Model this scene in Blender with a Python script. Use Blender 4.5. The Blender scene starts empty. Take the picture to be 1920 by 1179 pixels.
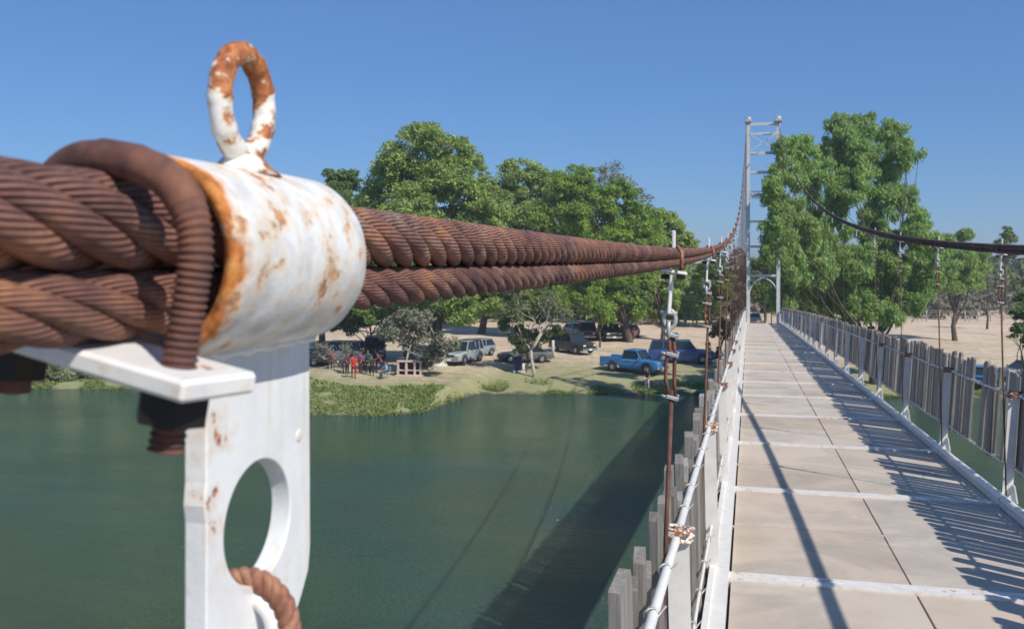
import bpy, math, random
import numpy as np
from mathutils import Vector, Matrix

random.seed(7)
rng = np.random.default_rng(11)
S = bpy.context.scene
COL = S.collection
R = math.radians
PI = math.pi

# ---------------------------------------------------------------- camera, sky, sun, exposure
FPX, VX, HY = 1800.0, 1404.0, 485.0          # focal length in photo pixels, bridge vanishing point, horizon row
TH = math.atan((VX - 960) / FPX)             # camera turned left of the bridge axis (+Y)
CT, ST = math.cos(TH), math.sin(TH)
cam = bpy.data.cameras.new('camera')
camo = bpy.data.objects.new('camera', cam)
COL.objects.link(camo)
camo.location = (0, 0, 0)
camo.rotation_euler = (R(90), 0, TH)
cam.sensor_width = 36
cam.lens = FPX / 1920 * 36
cam.shift_y = -(589.5 - HY) / 1920
cam.clip_start = 0.02
cam.clip_end = 6000
cam.dof.use_dof = True
cam.dof.focus_distance = 1.6
cam.dof.aperture_fstop = 20
S.camera = camo

SUN = Vector((0.84, -0.62, 1.02)).normalized()
elev = math.asin(SUN.z)
w = bpy.data.worlds.new('World')
S.world = w
w.use_nodes = True
nt = w.node_tree
sky = nt.nodes.new('ShaderNodeTexSky')
sky.sky_type = 'NISHITA'
sky.sun_disc = False
sky.sun_elevation = elev
sky.sun_rotation = math.atan2(SUN.x, SUN.y)
sky.altitude = 100
sky.air_density = 1.0
sky.dust_density = 0.0
sky.ozone_density = 4.0
bg = nt.nodes['Background']
bg.inputs[1].default_value = 0.096
tn = nt.nodes.new('ShaderNodeMix'); tn.data_type = 'RGBA'; tn.blend_type = 'MULTIPLY'
tn.inputs[0].default_value = 1.0
tn.inputs[7].default_value = (.56, .74, 1.0, 1)      # a clear, deep blue day
nt.links.new(sky.outputs[0], tn.inputs[6])
ev = nt.nodes.new('ShaderNodeMix'); ev.data_type = 'RGBA'
ev.inputs[0].default_value = .38                    # evens the blue out a little between zenith and horizon
ev.inputs[7].default_value = (1.55, 3.4, 7.1, 1)
nt.links.new(tn.outputs[2], ev.inputs[6]); nt.links.new(ev.outputs[2], bg.inputs[0])
sl = bpy.data.lights.new('sun', 'SUN')
sl.energy = 4.7
sl.angle = R(0.55)
sl.color = (1.0, 0.945, 0.86)
so = bpy.data.objects.new('sun', sl)
COL.objects.link(so)
so.rotation_euler = SUN.to_track_quat('Z', 'Y').to_euler()
so.location = SUN * 60
S.view_settings.view_transform = 'Standard'
S.view_settings.look = 'None'
S.view_settings.gamma = 1
S.view_settings.exposure = 0.0
S.cycles.max_bounces = 8
S.cycles.transparent_max_bounces = 6

# ---------------------------------------------------------------- the frame of the place
# X right of the camera, Y along the bridge, Z up from the eye (water surface at WZ)
WZ = -9.75

def ray(px, py):
    """direction in the place for a photo pixel, one unit of camera depth"""
    xc = (px - 960) / FPX
    return Vector((xc * CT - ST, CT + xc * ST, -(py - HY) / FPX))

def at_depth(px, py, zc):
    return ray(px, py) * zc

_sh = [(-2500, 727), (-900, 727), (0, 728), (200, 729), (300, 730), (470, 752), (570, 776), (700, 779), (790, 775), (850, 752), (900, 738),
       (1000, 738), (1100, 739), (1240, 737), (1320, 738), (1500, 742), (1700, 746), (1920, 747), (3200, 750)]
_sx, _sy = [], []
for a, b in _sh:
    p = ray(a, b) * (FPX * -WZ / (b - HY))
    _sx.append(p.x); _sy.append(p.y)
_sx = np.array(_sx); _sy = np.array(_sy)

def ground_np(X, Y):
    ys = np.interp(X, _sx, _sy) + 0.18 * np.sin(X * .9) + 0.12 * np.sin(X * 2.3 + 1)
    t = Y - ys
    up = 1.15 * (1 - np.exp(-np.clip(t, 0, None) / 6.5)) + 0.0022 * np.clip(t, 0, 400)
    dn = np.clip(0.22 * t, -2.2, 0)
    z = WZ + np.where(t > 0, up + 0.02, dn)
    z = z + np.where(t > 2, 0.05 * np.sin(X * .31 + 1.7) * np.sin(Y * .23) + 0.02 * np.sin(X * 1.7) * np.sin(Y * 1.1 + X), 0)
    # near bank far behind the camera
    z = np.where(Y < -40, np.maximum(z, WZ + np.clip((-40 - Y) * 0.15, 0, 1.5)), z)
    return z

def gz(x, y):
    return float(ground_np(np.array([float(x)]), np.array([float(y)]))[0])

def on_ground(px, py):
    d = ray(px, py)
    t = 40.0
    while t < 900:
        p = d * t
        if p.z <= gz(p.x, p.y):
            return Vector((p.x, p.y, gz(p.x, p.y)))
        t += 0.1
    return d * 500

def cable_l(d):
    return Vector((-0.212 + 0.07 * max(0, d - 40) / 21, d, 0.0023 * d * d - 0.006 * d + 0.0 if d > 0 else 0.0023 * d * d))
def cable_r(d):
    return Vector((1.845 - 0.08 * max(0, d) / 61, d, 0.0024 * d * d - 0.0125 * d + 0.022))
def deck_z(d):
    return -1.555 - 0.0345 * d - 0.000085 * d * d
DXL, DXR = -0.105, 1.79
TD = 61.6                       # tower distance
BAY = 2.44
BARS = [5.40 + BAY * k for k in range(-5, 23)]

# ---------------------------------------------------------------- materials
MATS = {}
def nmat(name, col=(.5, .5, .5), rough=.6, metal=0.0):
    m = bpy.data.materials.new(name)
    m.use_nodes = True
    b = m.node_tree.nodes['Principled BSDF']
    b.inputs['Base Color'].default_value = (*col, 1)
    b.inputs['Roughness'].default_value = rough
    b.inputs['Metallic'].default_value = metal
    MATS[name] = m
    return m, m.node_tree, b

def N(t, typ, **kw):
    n = t.nodes.new(typ)
    for k, v in kw.items():
        if k in n.inputs.keys():
            n.inputs[k].default_value = v
        else:
            setattr(n, k, v)
    return n

def noise(t, scale, detail=4, rough=.6, coord='Object', vec=None, distortion=0.0, stretch=None):
    tc = t.nodes.new('ShaderNodeTexCoord')
    src = vec or tc.outputs[coord]
    if stretch:
        mp = t.nodes.new('ShaderNodeMapping')
        mp.inputs['Scale'].default_value = stretch
        t.links.new(src, mp.inputs[0]); src = mp.outputs[0]
    n = t.nodes.new('ShaderNodeTexNoise')
    n.inputs['Scale'].default_value = scale
    n.inputs['Detail'].default_value = detail
    n.inputs['Roughness'].default_value = rough
    n.inputs['Distortion'].default_value = distortion
    t.links.new(src, n.inputs['Vector'])
    return n.outputs['Fac']

def ramp(t, fac, stops):
    r = t.nodes.new('ShaderNodeValToRGB')
    e = r.color_ramp.elements
    while len(e) < len(stops):
        e.new(0.5)
    for i, (p, c) in enumerate(stops):
        e[i].position = p
        e[i].color = (*c, 1) if len(c) == 3 else c
    t.links.new(fac, r.inputs[0])
    return r.outputs[0]

def mix(t, fac, a, b, mode='MIX'):
    m = t.nodes.new('ShaderNodeMix')
    m.data_type = 'RGBA'; m.blend_type = mode
    for sock, v in ((m.inputs[0], fac), (m.inputs[6], a), (m.inputs[7], b)):
        if isinstance(v, (int, float)):
            sock.default_value = v
        elif isinstance(v, tuple):
            sock.default_value = (*v, 1)
        else:
            t.links.new(v, sock)
    return m.outputs[2]

def math_(t, op, a, b=0.0, c=None, clamp=False):
    m = t.nodes.new('ShaderNodeMath'); m.operation = op; m.use_clamp = clamp
    for i, v in enumerate((a, b) if c is None else (a, b, c)):
        if isinstance(v, (int, float)): m.inputs[i].default_value = v
        else: t.links.new(v, m.inputs[i])
    return m.outputs[0]

def bump(t, b, h, strength=.5, dist=.01):
    n = t.nodes.new('ShaderNodeBump')
    n.inputs['Strength'].default_value = strength
    n.inputs['Distance'].default_value = dist
    t.links.new(h, n.inputs['Height'])
    t.links.new(n.outputs[0], b.inputs['Normal'])
    return n

def simple(name, col, rough=.6, metal=0.0, var=.25, scale=8.0, bstr=.0, bdist=.01, spec=None, stretch=None):
    m, t, b = nmat(name, col, rough, metal)
    n = noise(t, scale, 5, stretch=stretch)
    lo = tuple(c * (1 - var) for c in col); hi = tuple(min(1, c * (1 + var)) for c in col)
    t.links.new(ramp(t, n, [(.3, lo), (.7, hi)]), b.inputs['Base Color'])
    if bstr: bump(t, b, n, bstr, bdist)
    if spec is not None: b.inputs['Specular IOR Level'].default_value = spec
    return m

def painted_steel(name, scale=60.0, thr=(.57, .63), paint=(.80, .79, .75), edge_rust=0.0, bstr=.35, dirt=(.45, .33, .2)):
    """white paint, chipped through to rust, with brown seepage round the chips"""
    m, t, b = nmat(name, paint, .45)
    n1 = noise(t, scale, 7, .62)
    n2 = noise(t, scale * .27, 4, .6, distortion=.3)
    n = math_(t, 'ADD', math_(t, 'MULTIPLY', n1, .55), math_(t, 'MULTIPLY', n2, .45))
    rustc = ramp(t, noise(t, scale * 2.2, 6, .7), [(.3, (.12, .035, .015)), (.5, (.40, .13, .04)), (.7, (.60, .28, .10))])
    dirtn = ramp(t, n, [(thr[0] - .08, (0, 0, 0)), (thr[0] + .01, (1, 1, 1))])
    pn = ramp(t, noise(t, scale * .5, 5, .6), [(.3, tuple(c * .86 for c in paint)), (.6, paint)])
    seep = mix(t, math_(t, 'MULTIPLY', dirtn, .38), pn, (.62, .34, .13))
    fac = ramp(t, n, [(thr[0], (0, 0, 0)), (thr[1], (1, 1, 1))])
    t.links.new(mix(t, fac, seep, rustc), b.inputs['Base Color'])
    t.links.new(ramp(t, fac, [(0, (.38,) * 3), (1, (.85,) * 3)]), b.inputs['Roughness'])
    h = math_(t, 'SUBTRACT', math_(t, 'MULTIPLY', noise(t, scale * 3, 4), .3), fac)
    bump(t, b, h, bstr, .1 / scale)
    return m

M_clamp = painted_steel('chipped_clamp_paint', 85, (.575, .62), (.83, .83, .81))
M_ring = painted_steel('chipped_ring_paint', 120, (.50, .53), (.80, .78, .72))
def ring_mat():
    m, t, b = nmat('lifting_ring_paint', (.8, .78, .72), .5)
    tc = t.nodes.new('ShaderNodeTexCoord')
    sp = t.nodes.new('ShaderNodeSeparateXYZ'); t.links.new(tc.outputs['Object'], sp.inputs[0])
    up = math_(t, 'MULTIPLY_ADD', sp.outputs['Z'], 1 / .055, -.72, clamp=True)       # 0 at the weld, 1 at the crown
    n = math_(t, 'ADD', math_(t, 'MULTIPLY', noise(t, 150, 6, .6), .5), math_(t, 'MULTIPLY', noise(t, 60, 3, .6), .5))
    f0 = math_(t, 'ADD', n, math_(t, 'MULTIPLY', math_(t, 'POWER', up, 2.2), .17))
    f = ramp(t, f0, [(.545, (0, 0, 0)), (.575, (1, 1, 1))])
    halo = ramp(t, f0, [(.49, (0, 0, 0)), (.55, (.6, .6, .6))])
    rc = ramp(t, noise(t, 210, 6, .7), [(.3, (.13, .04, .02)), (.5, (.42, .14, .05)), (.7, (.62, .30, .12))])
    t.links.new(mix(t, f, mix(t, halo, (.82, .80, .74), (.62, .42, .22)), rc), b.inputs['Base Color'])
    t.links.new(ramp(t, f, [(0, (.4,) * 3), (1, (.85,) * 3)]), b.inputs['Roughness'])
    bump(t, b, math_(t, 'SUBTRACT', math_(t, 'MULTIPLY', noise(t, 240, 5), .5), f), .5, .0010)
    return m
M_ring2 = ring_mat()
M_white = painted_steel('white_bridge_paint', 26, (.64, .69), (.80, .79, .76), bstr=.2)
M_white2 = painted_steel('worn_white_paint', 30, (.585, .63), (.78, .765, .73), bstr=.3)
M_tower = painted_steel('tower_paint', 3.0, (.66, .72), (.60, .61, .61), bstr=.1)
# white end band of the sleeve, rust seeping along its rim
def sleeve_mat():
    m, t, b = nmat('sleeve_paint', (.85, .85, .83), .42)
    tc = t.nodes.new('ShaderNodeTexCoord')
    sp = t.nodes.new('ShaderNodeSeparateXYZ'); t.links.new(tc.outputs['Object'], sp.inputs[0])
    y = sp.outputs['Y']; z = sp.outputs['Z']
    wob = noise(t, 55, 4, .6)
    near = math_(t, 'ADD', y, math_(t, 'MULTIPLY', math_(t, 'SUBTRACT', wob, .5), .034))
    rim = ramp(t, math_(t, 'MULTIPLY', near, 1 / .13, clamp=True), [(.0, (1, 1, 1)), (.02, (1, 1, 1)), (.055, (.35, .35, .35)), (.10, (0, 0, 0))])
    far = ramp(t, math_(t, 'MULTIPLY', near, 1 / .13, clamp=True), [(.96, (0, 0, 0)), (.985, (.55, .55, .55))])
    n1 = noise(t, 95, 7, .6); n2 = noise(t, 30, 3, .6)
    n = math_(t, 'ADD', math_(t, 'MULTIPLY', n1, .6), math_(t, 'MULTIPLY', n2, .4))
    spots = ramp(t, n, [(.565, (0, 0, 0)), (.62, (.85, .85, .85))])
    halo = ramp(t, n, [(.47, (0, 0, 0)), (.57, (.55, .55, .55))])
    under = ramp(t, z, [(0, (0, 0, 0)), (1, (0, 0, 0))])
    lower_tone = math_(t, 'MULTIPLY', ramp(t, noise(t, 40, 6, .65, stretch=(1, .5, 1)), [(.42, (0, 0, 0)), (.62, (1, 1, 1))]),
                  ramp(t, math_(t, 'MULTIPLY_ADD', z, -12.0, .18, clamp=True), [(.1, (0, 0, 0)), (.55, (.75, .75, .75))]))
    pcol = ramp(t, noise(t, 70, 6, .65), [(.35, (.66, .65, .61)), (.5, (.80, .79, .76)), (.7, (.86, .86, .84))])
    c = mix(t, lower_tone, pcol, (.34, .32, .27))  # mottled grey-brown, stronger towards the bottom of the sleeve
    c = mix(t, halo, c, (.78, .56, .30))
    rc = ramp(t, noise(t, 150, 6, .7), [(.3, (.16, .05, .015)), (.5, (.50, .17, .035)), (.72, (.72, .36, .11))])
    f = math_(t, 'MAXIMUM', math_(t, 'MAXIMUM', rim, spots), far)
    t.links.new(mix(t, f, c, rc), b.inputs['Base Color'])
    t.links.new(ramp(t, f, [(0, (.36,) * 3), (1, (.85,) * 3)]), b.inputs['Roughness'])
    bump(t, b, math_(t, 'SUBTRACT', math_(t, 'ADD', math_(t, 'MULTIPLY', noise(t, 260, 5), .35), math_(t, 'MULTIPLY', noise(t, 60, 4), 1.2)), f), .5, .0013)
    return m
M_sleeve = sleeve_mat()

def rust(name, cols, scale=60, bstr=.6, rough=.82, bd=.0012):
    m, t, b = nmat(name, cols[1], rough)
    n = noise(t, scale, 8, .65)
    n2 = noise(t, scale * .2, 4, .6)
    f = math_(t, 'ADD', math_(t, 'MULTIPLY', n, .5), math_(t, 'MULTIPLY', n2, .5))
    t.links.new(ramp(t, f, [(.34, cols[0]), (.5, cols[1]), (.64, cols[2])]), b.inputs['Base Color'])
    bump(t, b, n, bstr, bd)
    return m
M_rust = rust('rusted_steel', ((.045, .022, .018), (.15, .06, .04), (.30, .12, .055)))
M_boltr = rust('rusted_bolt', ((.055, .028, .024), (.13, .058, .043), (.24, .10, .055)), 90, .4)
M_nut = rust('black_oiled_steel', ((.006, .005, .005), (.012, .009, .009), (.03, .014, .01)), 80, .4, .6)
M_chainr = rust('rusted_loop', ((.07, .035, .025), (.24, .10, .06), (.46, .24, .15)), 120, .8)

def rope_mat(name, near=True):
    """rusted wire rope: the wires of each strand are a bump and dark lines along its UV"""
    m, t, b = nmat(name, (.15, .06, .04), .78)
    uv = t.nodes.new('ShaderNodeTexCoord')
    sp = t.nodes.new('ShaderNodeSeparateXYZ'); t.links.new(uv.outputs['UV'], sp.inputs[0])
    u, v = sp.outputs['X'], sp.outputs['Y']
    ph = math_(t, 'ADD', math_(t, 'MULTIPLY', u, 15.0), math_(t, 'MULTIPLY', v, 8.1))
    wv = math_(t, 'ABSOLUTE', math_(t, 'SINE', math_(t, 'MULTIPLY', ph, PI)))
    n = noise(t, 34, 7, .65); n2 = noise(t, 8, 4, .6); n3 = noise(t, 180, 5, .7)
    f = math_(t, 'ADD', math_(t, 'MULTIPLY', n, .55), math_(t, 'MULTIPLY', n2, .45))
    c = ramp(t, f, [(.34, (.06, .030, .028)), (.45, (.175, .082, .068)), (.54, (.28, .13, .09)), (.64, (.52, .24, .11))])
    hi = ramp(t, noise(t, 22, 6, .6), [(.55, (0, 0, 0)), (.70, (.65, .65, .65))])
    c = mix(t, hi, c, (.48, .35, .27))
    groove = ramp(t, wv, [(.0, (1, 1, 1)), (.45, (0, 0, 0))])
    c = mix(t, math_(t, 'MULTIPLY', groove, .85), c, (.025, .012, .010))  # colour darkens along the grooves between wires
    t.links.new(c, b.inputs['Base Color'])
    h = math_(t, 'ADD', wv, math_(t, 'MULTIPLY', n3, .35))
    bump(t, b, h, .9 if near else .5, .0011)
    return m
M_rope = rope_mat('rusted_wire_rope')
M_ropefar = rust('rusted_rope_far', ((.06, .03, .028), (.14, .065, .05), (.24, .11, .07)), 12, .3)
M_roper = rust('dark_rusted_rope', ((.045, .027, .024), (.095, .052, .042), (.17, .085, .055)), 14, .3)

M_galv = simple('galvanised_wire', (.42, .42, .40), .5, .3, .3, 40)
M_slat = None
def slat_mat():
    m, t, b = nmat('weathered_slat_wood', (.25, .24, .22), .85)
    oi = t.nodes.new('ShaderNodeObjectInfo')
    gr = noise(t, 9, 7, .7, stretch=(9, 9, .6))
    gr2 = noise(t, 3, 3, .5)
    geo = t.nodes.new('ShaderNodeNewGeometry')
    f = math_(t, 'ADD', math_(t, 'MULTIPLY', gr, .6), math_(t, 'ADD', math_(t, 'MULTIPLY', gr2, .1), math_(t, 'MULTIPLY', math_(t, 'FRACT', math_(t, 'ADD', geo.outputs['Random Per Island'], oi.outputs['Random'])), .3)))
    t.links.new(ramp(t, f, [(.3, (.11, .097, .082)), (.5, (.235, .215, .19)), (.7, (.37, .35, .32))]), b.inputs['Base Color'])
    bump(t, b, gr, .6, .004)
    return m
M_slat = slat_mat()

def deck_mat():
    m, t, b = nmat('deck_sheet', (.42, .38, .34), .8)
    oi = t.nodes.new('ShaderNodeObjectInfo')
    n = noise(t, 2.2, 7, .62); n2 = noise(t, 45, 5, .7); n3 = noise(t, .7, 3, .5)
    base = ramp(t, math_(t, 'ADD', math_(t, 'MULTIPLY', n, .6), math_(t, 'MULTIPLY', n3, .4)), [(.35, (.50, .42, .34)), (.5, (.58, .50, .415)), (.65, (.59, .53, .455))])
    tint = ramp(t, oi.outputs['Random'], [(0, (.88, .84, .79)), (.5, (1, .97, .94)), (1, (.95, .98, 1.0))])
    c = mix(t, 1.0, base, tint, 'MULTIPLY')
    spk = ramp(t, n2, [(.66, (0, 0, 0)), (.72, (.5, .5, .5))])
    c = mix(t, spk, c, (.25, .21, .18))
    scr = ramp(t, noise(t, 16, 6, .7, stretch=(1.0, .18, 1)), [(.63, (0, 0, 0)), (.70, (.45, .45, .45))])
    c = mix(t, scr, c, (.60, .56, .52))
    stn = ramp(t, noise(t, 1.1, 8, .7, distortion=.8), [(.47, (0, 0, 0)), (.56, (.30, .30, .30)), (.68, (.6, .6, .6))])
    c = mix(t, stn, c, (.30, .27, .24))
    vor = t.nodes.new('ShaderNodeTexVoronoi'); vor.feature = 'DISTANCE_TO_EDGE'; vor.inputs['Scale'].default_value = .8
    tcc = t.nodes.new('ShaderNodeTexCoord'); wob = t.nodes.new('ShaderNodeTexNoise'); wob.inputs['Scale'].default_value = 3
    t.links.new(tcc.outputs['Object'], wob.inputs['Vector'])
    t.links.new(mix(t, .12, tcc.outputs['Object'], wob.outputs['Color'], 'ADD'), vor.inputs['Vector'])
    crk = math_(t, 'MULTIPLY', ramp(t, vor.outputs['Distance'], [(0, (1, 1, 1)), (.006, (0, 0, 0))]), ramp(t, noise(t, .9, 3), [(.55, (0, 0, 0)), (.62, (.6, .6, .6))]))
    c = mix(t, crk, c, (.16, .13, .11))
    t.links.new(c, b.inputs['Base Color'])
    bump(t, b, n2, .25, .003)
    return m
M_deck = deck_mat()
M_dark = simple('dark_gap_steel', (.05, .045, .04), .8)

def leaf_mat(name, lo, mid, hi, trans=.50):
    m, t, b = nmat(name, mid, .55)
    geo = t.nodes.new('ShaderNodeNewGeometry')
    n = noise(t, .45, 4, .6)
    f = math_(t, 'ADD', math_(t, 'MULTIPLY', geo.outputs['Random Per Island'], .42), math_(t, 'MULTIPLY', n, .58))
    c = ramp(t, f, [(.25, lo), (.5, mid), (.75, hi)])
    t.links.new(c, b.inputs['Base Color'])
    b.inputs['Specular IOR Level'].default_value = .25
    tr = t.nodes.new('ShaderNodeBsdfTranslucent')
    t.links.new(mix(t, .35, c, (.13, .32, .04)), tr.inputs[0])
    ms = t.nodes.new('ShaderNodeMixShader'); ms.inputs[0].default_value = trans
    t.links.new(b.outputs[0], ms.inputs[1]); t.links.new(tr.outputs[0], ms.inputs[2])
    t.links.new(ms.outputs[0], t.nodes['Material Output'].inputs[0])
    return m
L_mid = leaf_mat('leaves_mid_green', (0.212, 0.283, 0.083), (0.358, 0.465, 0.139), (0.634, 0.721, 0.234))
L_dark = leaf_mat('leaves_dark_green', (0.116, 0.178, 0.060), (0.198, 0.294, 0.094), (0.331, 0.434, 0.135))
L_bright = leaf_mat('leaves_bright_green', (0.186, 0.274, 0.045), (0.293, 0.429, 0.083), (0.478, 0.644, 0.123))
L_willow = leaf_mat('leaves_willow', (0.185, 0.287, 0.095), (0.349, 0.497, 0.157), (0.575, 0.754, 0.254))
L_grey = leaf_mat('leaves_grey_olive', (0.144, 0.150, 0.096), (0.228, 0.228, 0.156), (0.336, 0.324, 0.228), .2)
L_olive = leaf_mat('leaves_olive', (0.101, 0.122, 0.043), (0.172, 0.201, 0.071), (0.273, 0.302, 0.115), .3)
L_yel = leaf_mat('leaves_yellow_green', (.09, .13, .02), (.15, .20, .035), (.22, .28, .06))
L_scrub = leaf_mat('scrub_brown', (.13, .11, .08), (.19, .165, .125), (.24, .23, .16), .15)
L_grass = leaf_mat('grass_blades', (.12, .20, .04), (.26, .33, .09), (.52, .46, .24), .4)
M_bark = simple('bark', (.10, .075, .055), .95, 0, .45, 5, .6, .05, stretch=(1, 1, .25))
M_barkw = simple('pale_bark', (.42, .38, .32), .9, 0, .3, 6, .3, .02)
M_lime = simple('limewash', (.62, .60, .55), .9, 0, .2, 4, .3, .02)

# ---------------------------------------------------------------- mesh helpers
class MB:
    """collects vertices and faces for ONE mesh object"""
    def __init__(self):
        self.v = []; self.f = []; self.uv = []
        self.sm = []
    def add(self, vs, fs, smooth=False, uvs=None):
        o = len(self.v)
        self.v += [tuple(p) for p in vs]
        for i, f in enumerate(fs):
            self.f.append([o + k for k in f]); self.sm.append(smooth)
            self.uv.append(uvs[i] if uvs else None)
        return self
    def box(self, c, s, rot=None, bev=0.0):
        hx, hy, hz = s[0] / 2, s[1] / 2, s[2] / 2
        if bev > 0:
            b = min(bev, hx * .9, hy * .9, hz * .9)
            pts = []
            for sx in (-1, 1):
                for sy in (-1, 1):
                    for sz in (-1, 1):
                        pts.append((sx * (hx - b), sy * (hy - b), sz * hz))
                        pts.append((sx * (hx - b), sy * hy, sz * (hz - b)))
                        pts.append((sx * hx, sy * (hy - b), sz * (hz - b)))
            import bmesh
            bm = bmesh.new()
            for p in pts: bm.verts.new(p)
            r = bmesh.ops.convex_hull(bm, input=bm.verts)
            bmesh.ops.dissolve_limit(bm, angle_limit=.01, verts=bm.verts, edges=bm.edges)
            bm.verts.index_update()
            vs = [v.co.copy() for v in bm.verts]; fs = [[v.index for v in f.verts] for f in bm.faces]
            bm.free()
        else:
            vs = [Vector((x, y, z)) for x in (-hx, hx) for y in (-hy, hy) for z in (-hz, hz)]
            fs = [(0, 1, 3, 2), (4, 6, 7, 5), (0, 4, 5, 1), (2, 3, 7, 6), (0, 2, 6, 4), (1, 5, 7, 3)]
        if rot is not None: vs = [rot @ Vector(v) for v in vs]
        c = Vector(c)
        return self.add([Vector(v) + c for v in vs], fs)
    def bar(self, a, b, wx, wy, up=(0, 0, 1), bev=0):
        a = Vector(a); b = Vector(b); d = b - a
        z = d.normalized(); u = Vector(up)
        if abs(z.dot(u)) > .99: u = Vector((0, 1, 0))
        x = u.cross(z).normalized(); y = z.cross(x)
        m = Matrix((x, y, z)).transposed()
        return self.box((a + b) / 2, (wx, wy, d.length), m, bev)
    def tube(self, path, rad, n=8, caps=True, closed=False, up=None, smooth=True, vscale=1.0, prof=None):
        P = [Vector(p) for p in path]; K = len(P)
        rads = rad if isinstance(rad, (list, tuple, np.ndarray)) else [rad] * K
        T = []
        for i in range(K):
            if closed: d = P[(i + 1) % K] - P[i - 1]
            else: d = P[min(i + 1, K - 1)] - P[max(i - 1, 0)]
            T.append(d.normalized() if d.length > 1e-9 else Vector((0, 0, 1)))
        u = Vector(up) if up else (Vector((0, 0, 1)) if abs(T[0].z) < .9 else Vector((1, 0, 0)))
        nrm = (u - T[0] * u.dot(T[0])).normalized()
        vs = []; L = [0.0]
        for i in range(K):
            nrm = (nrm - T[i] * nrm.dot(T[i])).normalized()
            bn = T[i].cross(nrm)
            for k in range(n):
                a = 2 * PI * k / n
                rr = rads[i] * (prof(k / n, L[-1]) if prof else 1)
                vs.append(P[i] + nrm * (math.cos(a) * rr) + bn * (math.sin(a) * rr))
            if i < K - 1: L.append(L[-1] + (P[i + 1] - P[i]).length)
        fs = []; uvs = []
        KK = K if closed else K - 1
        for i in range(KK):
            j = (i + 1) % K
            for k in range(n):
                k2 = (k + 1) % n
                fs.append((i * n + k, i * n + k2, j * n + k2, j * n + k))
                la, lb = L[i] * vscale, (L[j] if j else L[-1]) * vscale
                uvs.append(((k / n, la), ((k + 1) / n, la), ((k + 1) / n, lb), (k / n, lb)))
        if caps and not closed:
            fs.append(tuple(range(n))[::-1]); uvs.append(tuple((0, 0) for _ in range(n)))
            fs.append(tuple((K - 1) * n + k for k in range(n))); uvs.append(tuple((0, 0) for _ in range(n)))
        return self.add(vs, fs, smooth, uvs)
    def prism(self, poly, a, b, axis='Y'):
        """closed polygon (list of 2-D points) extruded from a to b along axis"""
        def P(p, t):
            if axis == 'X': return (t, p[0], p[1])
            if axis == 'Y': return (p[0], t, p[1])
            return (p[0], p[1], t)
        n = len(poly)
        vs = [P(p, a) for p in poly] + [P(p, b) for p in poly]
        fs = [tuple(range(n)), tuple(range(2 * n - 1, n - 1, -1))] + [(i, i + n, (i + 1) % n + n, (i + 1) % n) for i in range(n)]
        return self.add(vs, fs)
    def lathe(self, prof, c=(0, 0, 0), n=16, axis='Z', smooth=True, closed=False):
        vs = []; K = len(prof); c = Vector(c)
        for r, h in prof:
            for k in range(n):
                a = 2 * PI * k / n
                x, y = r * math.cos(a), r * math.sin(a)
                p = (x, y, h) if axis == 'Z' else ((h, x, y) if axis == 'X' else (y, h, x))
                vs.append(Vector(p) + c)
        fs = []
        for i in range(K if closed else K - 1):
            j = (i + 1) % K
            for k in range(n):
                k2 = (k + 1) % n
                fs.append((i * n + k, i * n + k2, j * n + k2, j * n + k))
        if not closed:
            fs.append(tuple(range(n))[::-1]); fs.append(tuple((K - 1) * n + k for k in range(n)))
        return self.add(vs, fs, smooth)
    def ball(self, c, r, n=10, m=7):
        pr = [(max(1e-4, math.sin(PI * i / m)) , -math.cos(PI * i / m)) for i in range(m + 1)]
        o = len(self.v)
        self.lathe([(a, b) for a, b in pr], (0, 0, 0), n)
        r = r if isinstance(r, (tuple, list)) else (r, r, r)
        for i in range(o, len(self.v)):
            v = self.v[i]; self.v[i] = (v[0] * r[0] + c[0], v[1] * r[1] + c[1], v[2] * r[2] + c[2])
        return self
    def mesh(self, name, mat, off=None, recalc=True):
        me = bpy.data.meshes.new(name)
        vs = self.v if off is None else [(v[0] - off[0], v[1] - off[1], v[2] - off[2]) for v in self.v]
        me.from_pydata(vs, [], self.f)
        me.polygons.foreach_set('use_smooth', self.sm)
        if any(u is not None for u in self.uv):
            ul = me.uv_layers.new(name='UVMap'); dat = []
            for f, u in zip(self.f, self.uv):
                dat += list(u) if u is not None else [(0, 0)] * len(f)
            ul.data.foreach_set('uv', np.array(dat, dtype=np.float32).ravel())
        if recalc and len(self.f) < 60000:
            import bmesh
            bm = bmesh.new(); bm.from_mesh(me)
            bmesh.ops.recalc_face_normals(bm, faces=bm.faces)
            bm.to_mesh(me); bm.free()
        me.materials.append(mat)
        me.update()
        return me

def obj(name, mb, mat, parent=None, world=False, me=None):
    """link ONE mesh object; world=True when its vertices are given in the place's coordinates"""
    off = tuple(parent['_loc']) if (parent is not None and world) else None
    o = bpy.data.objects.new(name, me or mb.mesh(name, mat, off))
    COL.objects.link(o)
    if parent is not None: o.parent = parent
    return o

def thing(name, label, cat, loc=(0, 0, 0), rz=0.0, group=None):
    o = bpy.data.objects.new(name, None)
    COL.objects.link(o)
    o.empty_display_size = .1
    o.location = loc; o.rotation_euler = (0, 0, rz)
    o['_loc'] = tuple(loc)
    o['label'] = label; o['category'] = cat
    if group: o['group'] = group
    return o

def tag(o, label, cat, group=None, kind=None):
    if label: o['label'] = label
    if cat: o['category'] = cat
    if group: o['group'] = group
    if kind: o['kind'] = kind
    return o

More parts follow.
